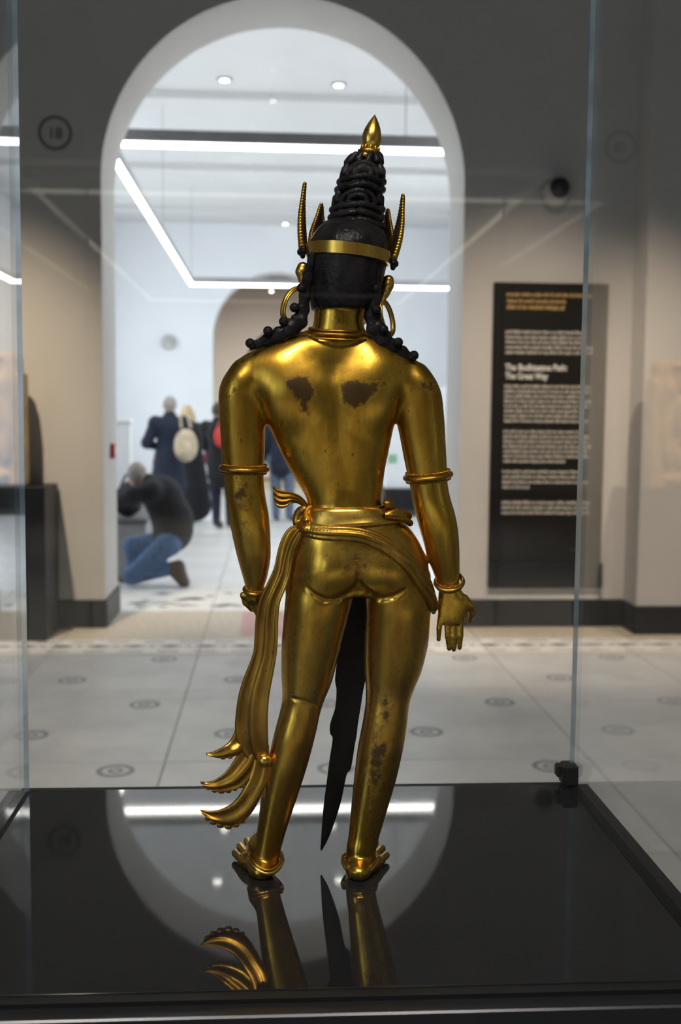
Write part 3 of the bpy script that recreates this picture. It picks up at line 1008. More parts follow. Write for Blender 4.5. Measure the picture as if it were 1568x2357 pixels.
# stains of old lacquer on the gilding, and dark streaks along the armpit creases
VPX, VPY = project(Vb_)
nrm = np.zeros_like(Vb_)
fn = np.cross(Vb_[Fb_[:, 2]]-Vb_[Fb_[:, 0]], Vb_[Fb_[:, 3]]-Vb_[Fb_[:, 1]])
for c_ in range(4):
    for i in range(3):
        nrm[:, i] += np.bincount(Fb_[:, c_], fn[:, i], len(Vb_))
rear = nrm[:, 1] < 0
pat = np.zeros(len(Vb_))
def poly_sd(x, y, poly):
    poly = np.array(poly, float); d = np.full(len(x), 1e9); ins = np.zeros(len(x), bool)
    for i in range(len(poly)):
        a, b = poly[i], poly[(i+1) % len(poly)]
        e = b-a; t = np.clip(((x-a[0])*e[0]+(y-a[1])*e[1])/(e@e), 0, 1)
        d = np.minimum(d, np.hypot(x-a[0]-t*e[0], y-a[1]-t*e[1]))
        cr = ((a[1] > y) != (b[1] > y)) & (x < (b[0]-a[0])*(y-a[1])/(b[1]-a[1]+1e-9)+a[0])
        ins ^= cr
    return np.where(ins, -d, d)
def darken(poly, top=.95, soft=17.):
    global pat
    poly = np.array(poly, float)
    m = rear & (VPX > poly[:, 0].min()-soft) & (VPX < poly[:, 0].max()+soft) & (VPY > poly[:, 1].min()-soft) & (VPY < poly[:, 1].max()+soft)
    i = np.where(m)[0]
    v = np.clip(.5-poly_sd(VPX[i], VPY[i], poly)/soft*.5, 0, 1)*top
    pat[i] = np.maximum(pat[i], v)
darken([(660, 868), (712, 864), (719, 884), (728, 914), (712, 930), (708, 952), (697, 948), (690, 930), (672, 908), (662, 896)], .95)
darken([(642, 872), (668, 864), (668, 890), (650, 900)], .46)
darken([(789, 878), (838, 876), (872, 880), (872, 900), (846, 926), (818, 942), (800, 930), (789, 930)], .97)
darken([(868, 882), (896, 870), (896, 895), (870, 905)], .64)
darken([(938, 890), (952, 892), (952, 904), (940, 902)], .9)
darken([(955, 862), (1010, 868), (1008, 915), (960, 905)], .60)
darken([(513, 900), (524, 895), (526, 960), (516, 985)], .80)
darken([(530, 870), (545, 868), (540, 920), (531, 925)], .72)
darken([(590, 895), (602, 900), (612, 962), (606, 962)], .8)  # dark streak down the crease between left arm and torso
darken([(906, 900), (914, 925), (910, 965), (904, 930)], .7)  # dark streak down the crease between right arm and torso
darken([(530, 1100), (585, 1100), (580, 1180), (545, 1190), (532, 1150)], .58)
darken([(540, 1190), (590, 1195), (585, 1240), (548, 1230)], .5)
darken([(560, 1260), (600, 1260), (600, 1330), (575, 1330)], .36)
darken([(868, 1580), (908, 1580), (905, 1680), (870, 1690)], .56)
darken([(845, 1720), (895, 1700), (890, 1790), (862, 1850), (842, 1800)], .70)
darken([(850, 1640), (880, 1640), (870, 1720), (846, 1720)], .58)
darken([(835, 1800), (870, 1840), (860, 1900), (838, 1880)], .42)
darken([(776, 1294), (800, 1292), (802, 1312), (778, 1314)], .56)
darken([(770, 1250), (880, 1255), (880, 1320), (780, 1330)], .47)
darken([(600, 2000), (628, 2000), (630, 2022), (596, 2022)], .95, 8)
darken([(806, 2008), (832, 2008), (832, 2028), (806, 2028)], .95, 8)
darken([(1012, 1440), (1070, 1440), (1064, 1500), (1008, 1500)], .40)
darken([(1030, 1370), (1056, 1375), (1052, 1420), (1030, 1420)], .46)
darken([(1045, 1180), (1056, 1190), (1058, 1250), (1050, 1240)], .52)
darken([(700, 1170), (720, 1160), (716, 1090), (706, 1120)], .40)
darken([(830, 1110), (850, 1110), (850, 1130), (830, 1130)], .46)
body = mesh_obj('body', Vb_, Fb_, GOLD, statue, True, origin=(statue.location.x, Y0, ZP0), attr={'patina': pat})

def surf(px, py, off=0.):
    d = ray(px, py); d = d/np.linalg.norm(d)
    hit, n, i, dist = bvh.ray_cast(Vector(CAMP), Vector(d))
    if hit is None:
        return P(px, py, 0), np.array([0, -1., 0])
    n = np.array(n)
    if n@d > 0: n = -n
    return np.array(hit)+n*off*S, n

# ---- hair
Gh = Grid([P(690, 560)[0], Y0-.075, P(800, 735)[2]], [P(912, 560)[0], Y0+.085, P(800, 488)[2]], .0012)
Gh.loft(rows([(500, 770, 846, 8, 40), (512, 746, 866, 8, 62), (530, 728, 882, 7, 82), (550, 716, 892, 6, 95), (567, 710, 896, 6, 101), (600, 706, 892, 6, 103), (650, 707, 881, 6, 100), (700, 712, 864, 6, 90), (716, 717, 856, 6, 84)]), blur=.003, capk=6*S)
m_ = P(800, 610)[2]
Gh.ell(P(800, 700, 100), np.array([100, 78, 110])*S, 6*S, cut=True)
V, Fc = Gh.mesh(4)
hair_o = mesh_obj('hair', V, Fc, HAIR, statue, True)
hair_o['label'] = 'black lacquered hair at the back of the head'
# ---- topknot of looped locks
A_, B_ = P(819, 528, 6), P(851, 352, 6)
def tk(th, h, off=0.):
    py = 528-176*h
    l = np.interp(py, [352, 366, 380, 399, 418, 436, 453, 481, 501, 528], [818, 804, 793, 787, 781, 776, 770, 764, 760, 758])
    r = np.interp(py, [352, 361, 379, 396, 411, 453, 481, 528], [874, 878, 880, 885, 885, 881, 882, 880])
    c = (l+r)/2; a = (r-l)/2-5+off
    b = a*.98
    q = P(c, py, 6)
    return q+np.array([a*S*math.sin(th), -b*S*math.cos(th), 0])
Gk = Grid([P(742, 440)[0], Y0-.045, P(800, 540)[2]], [P(902, 440)[0], Y0+.052, P(800, 336)[2]], .0009)
rw = []
for h in np.linspace(-.05, 1.0, 14):
    l, r = tk(-math.pi/2, h, -7), tk(math.pi/2, h, -7)
    rw.append((l[2], (l[0]+r[0])/2, l[1], (r[0]-l[0])/2, (r[0]-l[0])/2*.98))
Gk.loft(rw, blur=.003, capk=4*S)
D2 = math.pi/180
def lock(pts, r):
    pts = crom(pts, 4)
    Q = [tk(a*D2, h, 1.5) for a, h in pts]
    Gk.chain(Q, [r*S]*len(Q), .6*S)
for s0 in (-4, 116, 236):
    for (h, drop) in ((.05, .03), (.152, .045), (.255, .045), (.517, .05), (.618, .045)):
        lock([(s0-57, h-.015), (s0-35, h+.002), (s0-6, h+.012)], 8.8)
        lock([(s0+6, h+.022), (s0+33, h-.006), (s0+57, h-drop)], 8.8)
    for (h, hw, ht, r) in ((.325, 44, .125, 6.6), (.325, 23, .062, 6.2), (.69, 46, .130, 6.6), (.69, 24, .066, 6.2)):
        lock([(s0-hw, h), (s0-hw*.72, h+ht*.66), (s0, h+ht), (s0+hw*.72, h+ht*.64), (s0+hw, h-.02)], r)
    for h in (.34, .70):
        lock([(s0-60, h), (s0-60, h+.09)], 8.5)
for q in range(11):
    a = q*360/11+10
    lock([(a, .865), (a, .90), (a, .95)], 8.0)
V, Fc = Gk.mesh(1)
mesh_obj('topknot', V, Fc, HAIR, statue, True)['label'] = 'tall topknot of looped black locks'
# gilded streak, plate and jewel on top
ax = P(862, 268, 6)-P(851, 348, 6)
pl = P(851, 352, 6)
V, Fc = lathe([(18*S, -6*S), (28*S, -2*S), (28*S, 3*S), (19*S, 8*S), (15*S, 10*S)], pl, ax, 28)
mesh_obj('jewel_plate', V, Fc, GOLD_D, statue, True)
Lx = np.linalg.norm(ax)
prof = [(15, 0), (18.5, .06), (21, .18), (22.2, .30), (21.3, .42), (18, .58), (12.5, .74), (7, .87), (3, .95), (.6, 1.0)]
V, Fc = lathe([(r*S, h*Lx) for r, h in prof], pl+ax/Lx*8*S, ax, 28)
mesh_obj('jewel', V, Fc, GOLD_B, statue, True)['label'] = 'gilded flame-shaped jewel on the topknot'
mb = MB()
for q in range(10):
    t = q*2*math.pi/10
    U, W_, D_ = basis(ax)
    c = pl+ax/Lx*9*S+(U*math.cos(t)+W_*math.sin(t))*19*S
    mb.add(*sphere(c, 4.5*S, 8, 6, (1, 1, 1.5)))
mb.build('jewel_petals', GOLD_D, statue, True)
V, Fc = tube([tk(-3*D2, .90, 4), tk(-2*D2, .97, 4)], [8*S, 12*S], 10, flat=.4, up=(0, 1, 0))
mesh_obj('gilded_streak', V, Fc, GOLD_D, statue, True)

# ---- crown band
def band_pt(th, t, off=0.):
    # th from the camera side, t 0 lower edge .. 1 upper edge
    cx, cyy = 801.5, (600-27*t)
    px_off = math.sin(th)
    c = P(cx, cyy, 7)
    return c+np.array([(93+off)*S*px_off, -(103+off)*S*math.cos(th), -9.5*S*px_off])
def ring_band(name, m, off0, off1, t0, t1, parent, n=72):
    V = []; Fc = []
    for i in range(n):
        th = 2*math.pi*i/n
        V += [band_pt(th, t0, off0), band_pt(th, t0, off1), band_pt(th, t1, off1), band_pt(th, t1, off0)]
    for i in range(n):
        a, b = 4*i, 4*((i+1) % n)
        for q in range(4):
            Fc.append((a+q, a+(q+1) % 4, b+(q+1) % 4, b+q))
    return mesh_obj(name, V, Fc, m, parent, True)
band = ring_band('crown_band', GOLD_B, -3, 3.5, 0, 1, statue)
band['label'] = 'flat gilded crown band'
md = band.modifiers.new('edge', 'EDGE_SPLIT'); md.split_angle = .8
# ---- crown leaves
def leaf(th, height, width, lean, name='crown_leaf'):
    base = band_pt(th, .6, 6)
    out = np.array([math.sin(th), -math.cos(th), 0]); tan = np.array([math.cos(th), math.sin(th), 0])
    up = np.array([lean[0], lean[1], 1.0]); up /= np.linalg.norm(up)
    out = out-up*(out@up); out /= np.linalg.norm(out)
    n = 22; V = []; Fc = []
    hw = lambda t: width*.5*(1-t)**.62*(.72+.55*math.sin(math.pi*min(t*1.25, 1)))+.8
    T = [i/n for i in range(n+1)]
    edge_pts = []
    for t in T:
        c = base+up*height*t*S
        bow = 5*math.sin(math.pi*t)
        for (sd, oo) in ((-1, 0), (1, 0), (1, 9), (-1, 9)):
            V.append(c+tan*sd*hw(t)*S+out*(oo+bow)*S)
        edge_pts.append((c, hw(t), bow))
    for i in range(n):
        for q in range(4):
            Fc.append((4*i+q, 4*i+(q+1) % 4, 4*i+4+(q+1) % 4, 4*i+4+q))
    Fc += [(0, 3, 2, 1), (4*n, 4*n+1, 4*n+2, 4*n+3)]
    o = mesh_obj(name, V, Fc, HAIR, statue, False)
    eb = MB()
    for i, (c, h_, bow) in enumerate(edge_pts):
        if i % 1 == 0:
            for sd in (-1, 1):
                r = 8.6*(1-.5*i/n)
                eb.add(*sphere(c+tan*sd*h_*S+out*(bow+4.0)*S, r*S, 8, 6))
            if i % 3 == 0:
                eb.add(*sphere(c+out*(bow+6)*S, 6*S*(1-.4*i/n), 8, 6))
    eb.build('gilded_edging', GOLD_D, o, True)
    return o
leaf(-100*D2, 150, 50, (.02, .05))
leaf(100*D2, 150, 50, (.17, .05))
leaf(-142*D2, 122, 44, (.05, .10))
leaf(124*D2, 122, 44, (.10, .10))
leaf(180*D2, 150, 50, (.1, .12))
for (x, y, w_) in ((697, 580, 0), (905, 607, 0)):
    g = MB()
    for q in range(8):
        t = q*math.pi/4
        g.add(*sphere(P(x, y, w_)+np.array([0, math.cos(t), math.sin(t)])*9*S, 6.2*S, 10, 8))
    g.add(*sphere(P(x-(4 if x < 800 else -4), y, w_), 9*S, 12, 8))
    g.build('side_rosette', HAIR, statue, True)
# ---- ears and earrings
for sg, pts in ((-1, [(697, 616, 12), (695, 626, 12), (698, 642, 12), (703, 662, 12), (707, 680, 12)]), (1, [(894, 646, 12), (892, 657, 12), (886, 674, 12), (879, 692, 12), (876, 706, 12)])):
    Ge = Grid(P(665 if sg < 0 else 860, 715)-np.array([0, .03, 0]), P(720 if sg < 0 else 920, 595)+np.array([0, .04, 0]), .0009)
    Ge.chain([P(*p) for p in pts], np.array([13, 14.5, 11.5, 7.5, 5])*S, 3*S)
    Ge.cap(P(pts[0][0], pts[0][1], 16), P(pts[2][0], pts[2][1], 16), 7*S, 7*S, 6*S)
    V, Fc = Ge.mesh(3)
    mesh_obj('ear', V, Fc, GOLD_B, statue, True)
def torus(c, u, v, r, n=40, m=10):
    Pp = [np.asarray(c)+np.asarray(u)*math.cos(2*math.pi*i/n)+np.asarray(v)*math.sin(2*math.pi*i/n) for i in range(n)]
    return tube(Pp, r, m, closed=True)
for (x, y, rx, tilt) in ((674, 702, 20, -.30), (890, 732, 14, .22)):
    c = P(x, y, 10)
    u = np.array([rx*S, 12*S, 0]); v = np.array([-tilt*36*S, 6*S, 38*S])
    V, Fc = torus(c, u, v, 6*S)
    o = mesh_obj('earring', V, Fc, GOLD_D, statue, True)
    V, Fc = torus(c-np.array([0, .004, 0]), u*.8, v*.88, 2.6*S)
    mesh_obj('inner_wire', V, Fc, GOLD_B, o, True)
# ---- black ribbons with beads
def ribbon_strand(path, beads, name='hair_ribbon'):
    pts = []
    for (x, y, w_, r) in path:
        pts.append(np.append(P(x, y, w_), r))
    pts = crom(np.array(pts), 6)
    R = pts[:, 3]*1.3*S*(1+.12*np.sin(np.arange(len(pts))*1.15))
    V, Fc = tube(pts[:, :3], R, 12, up=(0, -1, 0), flat=.55)
    o = mesh_obj(name, V, Fc, HAIR, statue, True)
    for (x, y, w_) in beads:
        V, Fc = sphere(P(x, y, w_), 11*S, 16, 12)
        mesh_obj('bead', V, Fc, HAIR, o, True)
ribbon_strand([(722, 578, -62, 3), (716, 604, -58, 6), (709, 640, -44, 9), (702, 680, -32, 10), (697, 715, -30, 11), (686, 742, -32, 15), (660, 762, -32, 15), (630, 777, -30, 12), (600, 790, -28, 9), (574, 800, -24, 5)],
              [(694, 663, -40), (678, 708, -40), (653, 740, -40), (617, 762, -38), (576, 790, -34)])
ribbon_strand([(872, 602, -58, 3), (868, 628, -52, 8), (863, 660, -44, 11), (858, 695, -38, 13), (858, 730, -34, 14), (868, 762, -34, 16), (890, 788, -32, 15), (915, 804, -30, 12), (938, 818, -28, 9), (956, 830, -24, 5)],
              [(866, 664, -50), (866, 712, -48), (883, 758, -46), (917, 788, -42), (953, 818, -38)])
# ---- necklace: three thin collars
for i, (y, xl, xr, dy, b, r) in enumerate(((756, 712, 838, 5, 60, 3.2), (764, 704, 846, 6, 64, 4.2), (774, 692, 856, 8, 69, 3.2))):
    a, c = P(xl, y, 4), P(xr, y+dy, 4)
    cen = (a+c)/2
    V, Fc = torus(cen, (c-a)/2, np.array([0, -b*S, -8*S]), r*S, 56)
    mesh_obj('collar', V, Fc, GOLD_D, statue, True)
# ---- armlets, bracelets
def bangle(name, xl, yl, xr, yr, w_, b, sag, r, gap, bead=2.2):
    a, c = P(xl, yl, w_), P(xr, yr, w_)
    cen = (a+c)/2; u = (c-a)/2; v = np.array([0, -b*S, -sag*S])
    V, Fc = torus(cen, u, v, r*S, 56, 12)
    o = mesh_obj(name, V, Fc, GOLD_D, statue, True)
    nn = np.cross(u, v); nn /= np.linalg.norm(nn)
    if nn[2] < 0: nn = -nn
    for sgn in (-1, 1):
        g = MB(); q = int(2*math.pi*np.linalg.norm(u)*1.02/(bead*2.0*S))
        for i in range(q):
            t = 2*math.pi*i/q
            g.add(*sphere(cen+nn*sgn*gap*S+(u*math.cos(t)+v*math.sin(t))*.975, bead*S, 6, 4))
        g.build('beaded_edge', GOLD_D, o, True)
bangle('armlet', 509, 1077, 615, 1080, 0, 50, 3, 6.5, 9)
bangle('armlet', 934, 1101, 1037, 1090, 0, 50, 4, 6.5, 10)
bangle('bracelet', 563, 1356, 608, 1362, 20, 27, 6, 5, 7, 1.8)
bangle('bracelet', 1003, 1343, 1066, 1336, 8, 30, 16, 5, 8, 2)

# ---- waist band, rolled sash, knot
def wrap(rows_px, m, name, off=4):
    # loft shell around the waist from (py, l, r, w, b)
    n = 64; V = []; Fc = []
    rr = rows_px
    for (py, l, r, w_, b, tilt) in rr:
        a, c = P(l-off, py+tilt, w_), P(r+off, py-tilt, w_)
        cen = (a+c)/2
        for i in range(n):
            t = 2*math.pi*i/n
            V.append(cen+(c-a)/2*math.cos(t)+np.array([0, -(b+off)*S*math.sin(t), 0]))
    for j in range(len(rr)-1):
        for i in range(n):
            k_ = (i+1) % n
            Fc.append((j*n+i, (j+1)*n+i, (j+1)*n+k_, j*n+k_))
    Fc.append(tuple(range(n))); Fc.append(tuple((len(rr)-1)*n+i for i in range(n))[::-1])
    return mesh_obj(name, V, Fc, m, statue, True)
wrap([(1163, 709, 878, 0, 60, 3), (1165, 705, 884, 0, 64, 3), (1172, 700, 894, 0, 68, 4), (1186, 694, 906, 0, 70, 5), (1197, 688, 920, 0, 74, 7), (1204, 684, 930, 0, 77, 9), (1207, 684, 930, 0, 73, 9)], GOLD_B, 'waist_band', 2)['label'] = 'smooth gilded waist band'
mb = MB().add(*tube(crom([surf(x, y, 3)[0] for x, y in ((706, 1200), (740, 1208), (790, 1210), (840, 1205), (880, 1195), (905, 1184))], 6), 2.6*S, 8))
mb.build('waist_cord', GOLD_D, statue, True)
path = [(690, 1196), (700, 1214), (728, 1224), (765, 1228), (800, 1229), (835, 1234), (868, 1246), (900, 1264), (930, 1288), (955, 1316), (976, 1348), (990, 1376), (997, 1398)]
strands = ((-11, 7.0), (0, 8.6), (11, 6.4))
Gs = Grid([P(670, 1300)[0], Y0-.075, P(800, 1430)[2]], [P(1025, 1300)[0], Y0+.045, P(800, 1150)[2]], .0011)
for (o_, r) in strands:
    Q = []
    for i, (x, y) in enumerate(path):
        a = np.array(path[max(i-1, 0)]); b = np.array(path[min(i+1, len(path)-1)])
        t = (b-a)/np.linalg.norm(b-a); n_ = np.array([-t[1], t[0]])
        taper = 1.0 if i < len(path)-2 else .7
        p, nn = surf(x+n_[0]*o_*taper, y+n_[1]*o_*taper, r*.45)
        Q.append(p)
    Q = crom(Q, 5)
    Gs.chain(Q, [r*S]*len(Q), 2.0*S)
# loop at the left hip and end at the right thigh
Gs.chain(crom([P(702, 1172, -18), P(690, 1180, -12), P(685, 1196, -10), P(690, 1212, -18), P(706, 1218, -48)], 5), [10*S]*21, 4*S)
Gs.chain(crom([P(712, 1168, -20), P(704, 1182, -30), P(706, 1198, -46)], 5), [7*S]*11, 2*S)
Gs.chain([P(990, 1376, -18), P(998, 1394, -6), P(998, 1408, 8)], np.array([15, 12, 6])*S, 5*S)
V, Fc = Gs.mesh(2)
mesh_obj('rolled_sash', V, Fc, GOLD_D, statue, True)['label'] = 'rolled sash slung diagonally across the hips'
Gn = Grid([P(880, 1190)[0], Y0-.055, P(800, 1225)[2]], [P(965, 1190)[0], Y0+.03, P(800, 1145)[2]], .0010)
Gn.chain(crom([P(884, 1186, -52), P(905, 1180, -46), P(925, 1181, -34), P(940, 1188, -16)], 5), np.linspace(6, 9, 16)*S, 2*S)
Gn.chain(crom([P(886, 1190, -54), P(908, 1192, -48), P(930, 1196, -36), P(944, 1204, -18)], 5), np.linspace(4, 8, 16)*S, 1.5*S)
Gn.chain(crom([P(890, 1186, -56), P(912, 1186, -50), P(932, 1190, -36)], 5), np.linspace(3, 5, 11)*S, 1*S)
Gn.chain([P(874, 1158, -34), P(892, 1162, -26), P(906, 1176, -20)], np.array([8, 12, 10])*S, 6*S)
V, Fc = Gn.mesh(2)
mesh_obj('sash_knot', V, Fc, GOLD_D, statue, True)
# ---- thin cast ribbons: long sash with three tails, flourish, front drape
def ribbon(name, pairs, m, prof, thick, parent=statue, nu=14, sub=6, label=None):
    # pairs: (lx, ly, rx, ry, w_left, w_right)
    A = np.array([np.concatenate([P(a, b, e), P(c, d, f)]) for (a, b, c, d, e, f) in pairs])
    A = crom(A, sub)
    n = len(A); V = []; 
    for i in range(n):
        l, r = A[i, :3], A[i, 3:]
        t = i/(n-1)
        for j in range(nu+1):
            u = j/nu
            V.append(l+(r-l)*u+np.array([0, -prof(u, t)*S, 0]))
    V = np.array(V); V2 = V.copy(); V2[:, 1] += thick*S
    m_ = nu+1; Fc = []
    for i in range(n-1):
        for j in range(nu):
            a = i*m_+j
            Fc.append((a, a+m_, a+m_+1, a+1))
            Fc.append((n*m_+a, n*m_+a+1, n*m_+a+m_+1, n*m_+a+m_))
    N_ = n*m_
    for i in range(n-1):
        a = i*m_; b = a+m_
        Fc.append((a, N_+a, N_+b, b))
        a = i*m_+nu; b = a+m_
        Fc.append((a, b, N_+b, N_+a))
    for j in range(nu):
        Fc.append((j, j+1, N_+j+1, N_+j))
        a = (n-1)*m_+j
        Fc.append((a, N_+a, N_+a+1, a+1))
    o = mesh_obj(name, np.vstack([V, V2]), Fc, m, parent, True)
    if label: o['label'] = label
    return o
pf = lambda u, t: 5*math.exp(-((u-.06)/.07)**2)+6*math.exp(-((u-.52)/.10)**2)+4*math.exp(-((u-.95)/.07)**2)+3*math.sin(6*t+u*3)
sash = ribbon('hanging_sash', [(690, 1206, 694, 1222, -24, -40), (668, 1213, 690, 1240, -18, -40), (652, 1232, 681, 1262, -14, -36), (640, 1264, 673, 1292, -12, -30), (630, 1308, 666, 1330, -14, -28),
      (612, 1348, 655, 1362, -18, -28), (598, 1378, 645, 1388, -20, -28), (589, 1420, 641, 1424, -20, -28), (586, 1465, 640, 1465, -20, -28), (582, 1505, 637, 1505, -18, -26),
      (566, 1548, 629, 1552, -16, -24), (551, 1592, 621, 1596, -16, -22), (543, 1640, 617, 1640, -16, -22), (541, 1680, 617, 1680, -16, -22), (548, 1712, 618, 1715, -14, -20), (568, 1745, 616, 1750, -10, -16)],
      GOLD_D, pf, 6, label='long hanging sash ending in three curled tails')
pt = lambda u, t: 4*math.sin(math.pi*u)+3*math.sin(9*u+4*t)*(1-t)
ribbon('sash_tail', [(548, 1640, 590, 1645, -2, -2), (541, 1680, 580, 1690, -6, -6), (530, 1704, 568, 1715, -12, -12), (515, 1718, 553, 1735, -20, -20), (497, 1728, 530, 1744, -18, -18), (484, 1733, 508, 1746, -16, -16), (475, 1734, 488, 1742, -14, -14), (474, 1735, 477, 1739, -13, -13)], GOLD_D, pt, 6, sash, 8)
ribbon('sash_tail', [(556, 1680, 606, 1690, 0, -2), (550, 1726, 600, 1745, -6, -10), (536, 1754, 588, 1775, -14, -18), (516, 1780, 565, 1805, -22, -24), (494, 1796, 540, 1817, -20, -22), (478, 1801, 512, 1822, -18, -18), (466, 1801, 484, 1817, -16, -16), (461, 1800, 468, 1808, -15, -15)], GOLD_D, lambda u, t: 5*math.sin(math.pi*u)+5*math.sin(11*u+5*t)*(1-t*.6), 6, sash, 10)
ribbon('sash_tail', [(584, 1712, 620, 1715, -4, -6), (578, 1770, 617, 1788, -14, -18), (560, 1815, 602, 1830, -22, -24), (538, 1846, 582, 1868, -22, -24), (512, 1862, 558, 1892, -22, -22), (488, 1867, 528, 1902, -20, -20), (470, 1866, 494, 1893, -18, -18), (461, 1865, 470, 1876, -16, -16)], GOLD_D, lambda u, t: 6*math.sin(math.pi*u)+3*math.sin(8*u+3*t), 6, sash, 10)
V, Fc = sphere(P(609, 1750, -22), 17*S, 20, 14)
mesh_obj('sash_knob', V, Fc, GOLD_B, sash, True)
for grp in (((500, 1741, 4), (514, 1744, 4.5), (530, 1743, 4)), ((480, 1815, 4), (494, 1820, 5), (510, 1822, 5.5), (526, 1821, 5), (541, 1817, 4)), ((478, 1884, 5), (492, 1893, 6), (508, 1900, 6.5), (526, 1903, 6.5), (543, 1899, 6), (558, 1891, 5))):
    g = MB()
    for (x, y, r) in grp:
        g.add(*sphere(P(x, y, -18), r*S, 10, 8, (1.5, .6, 1)))
    g.build('scalloped_hem', GOLD_D, sash, True)
fl = ribbon('sash_flourish', [(712, 1172, 706, 1176, -10, -10), (706, 1156, 694, 1164, -10, -10), (692, 1142, 680, 1158, -10, -10), (672, 1133, 668, 1160, -12, -12), (654, 1129, 658, 1168, -14, -14), (638, 1124, 646, 1170, -14, -14), (628, 1114, 634, 1162, -12, -12), (627, 1112, 629, 1140, -10, -10)],
       GOLD_D, lambda u, t: 3*math.sin(22*u)+5*math.sin(math.pi*u), 5, label='fanned flourish of the waist sash')
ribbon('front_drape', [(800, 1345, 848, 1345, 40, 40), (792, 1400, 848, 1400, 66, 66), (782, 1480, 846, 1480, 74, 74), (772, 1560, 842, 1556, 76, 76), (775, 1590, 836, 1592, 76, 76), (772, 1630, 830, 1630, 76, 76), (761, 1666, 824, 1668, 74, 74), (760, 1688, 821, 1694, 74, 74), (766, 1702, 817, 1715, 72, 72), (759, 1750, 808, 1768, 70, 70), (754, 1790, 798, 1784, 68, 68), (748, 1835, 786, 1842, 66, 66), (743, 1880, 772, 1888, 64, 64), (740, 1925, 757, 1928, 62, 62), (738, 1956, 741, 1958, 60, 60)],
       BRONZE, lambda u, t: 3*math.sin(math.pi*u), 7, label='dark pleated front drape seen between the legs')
# ---- anklets
def anklet(cx_, cy_, rx, b, ph):
    cen = P(cx_, cy_, 4)
    for (dz, r, nm) in ((0, 5.2, 'anklet'), (8.5, 3.0, 'anklet_wire')):
        Q = []
        for i in range(60):
            t = 2*math.pi*i/60
            wv = 9*math.cos(2*t+ph)-2
            Q.append(cen+np.array([rx*S*math.cos(t)*1.06, -b*S*math.sin(t)*1.1, (wv+dz)*S]))
        V, Fc = tube(Q, r*S, 10, closed=True)
        if nm == 'anklet':
            o = mesh_obj(nm, V, Fc, GOLD_B, statue, True)
        else:
            mesh_obj('wire', V, Fc, GOLD_D, o, True)
anklet(612, 1982, 37, 44, 0.5)
anklet(828, 1986, 38, 44, 2.7-math.pi)
#PART4
# ================================================================== things on the wall
def text_mesh(name, txt, size, m, parent, loc, ext=.0015, bold=0.):
    cu = bpy.data.curves.new(name, 'FONT')
    cu.body = txt; cu.size = size; cu.extrude = ext; cu.offset = bold
    tmp = bpy.data.objects.new('tmp', cu); COL.objects.link(tmp)
    bpy.context.view_layer.update()
    dg = bpy.context.evaluated_depsgraph_get()
    me = bpy.data.meshes.new_from_object(tmp.evaluated_get(dg))
    bpy.data.objects.remove(tmp); bpy.data.curves.remove(cu)
    V = np.array([v.co for v in me.vertices])
    me.transform(Matrix.Rotation(math.pi/2, 4, 'X'))
    me.materials.clear(); me.materials.append(m)
    o = bpy.data.objects.new(name, me); COL.objects.link(o)
    o.parent = parent; o.location = Vector(loc)-wloc(parent)
    return o, V[:, 0].min(), V[:, 0].max()

# black text panel
YS_ = YW-.045
c00 = at(1136, 649, YS_); c11 = at(1394, 1296, YS_); cb = at(1390, 1353, YS_)
pan = empty('text_panel', ((c00[0]+c11[0])/2, YS_, cb[2]), 'tall black text panel with white and gold print on the wall', 'sign')
xl_ = at(1131, 1000, YS_)[0]; xr_ = at(1392, 1000, YS_)[0]
MB().bbox((xl_, YS_, c11[2]), (xr_, YW-.001, c00[2]), .004).build('board', SIGN, pan)
MB().bbox((xl_, YS_-.02, cb[2]), (xr_+.012, YW-.001, c11[2]-.004), .004).build('foot_block', PLINTH, pan)
MB().bbox((xl_+.0, YS_+.02, zb+.002), (xr_, YW-.001, cb[2]-.002), .002).build('foot_rail', GREYP, pan)
rt = random.Random(11)
def print_line(pxa, pxb, py, h_px, m, name='text_line'):
    a = at(pxa, py, YS_-.001); b = at(pxb, py, YS_-.001)
    h = h_px*YS_/F_PX; x = a[0]; end = b[0]; z = at(1264, py, YS_)[2]
    mb = MB()
    while x < end-.006:
        nl = rt.randint(2, 9)
        for q in range(nl):
            lw_ = h*rt.uniform(.32, .55)
            if x+lw_ > end: break
            up_ = h*.30 if rt.random() < .35 else 0
            dn_ = h*.22 if rt.random() < .12 else 0
            mb.box((x, YS_-.0015, z-h*.5-dn_), (x+lw_*.78, YS_+.001, z+h*.5*.62+up_))
            x += lw_
        x += h*.34
    if mb.v:
        o = mb.build(name, m, pan); o['kind'] = 'stuff'
for (a, b, y) in ((1166, 1369, 679), (1168, 1304, 694)):
    pass
def fit_text(txt, pxa, pxb, py, h_px, m, bold=0.):
    a = at(pxa, py, YS_-.001); b = at(pxb, py, YS_-.001)
    sz = h_px*YS_/F_PX/.70
    o, x0, x1 = text_mesh('heading_line', txt, sz, m, pan, (a[0], YS_-.001, a[2]), .0012, bold)
    o.scale = ((b[0]-a[0])/(x1-x0), 1, 1)
print_line(1166, 1369, 679, 7.5, INK_G); print_line(1168, 1304, 694, 7.5, INK_G); print_line(1167, 1302, 708, 9, INK_G)
for (y, xe) in ((765, 1352), (777, 1347), (788, 1352), (800, 1366), (811.5, 1367)): print_line(1164, xe, y, 6.6, INK_W)
fit_text('The Bodhisattva Path:', 1163, 1305, 852, 14.5, INK_H, .0009)
fit_text('The Great Way', 1163, 1261, 872, 14.5, INK_H, .0009)
for i, xe in enumerate((1361, 1360, 1338, 1362, 1357, 1338, 1338, 1355)): print_line(1161, xe, 890+11.3*i, 6.4, INK_W)
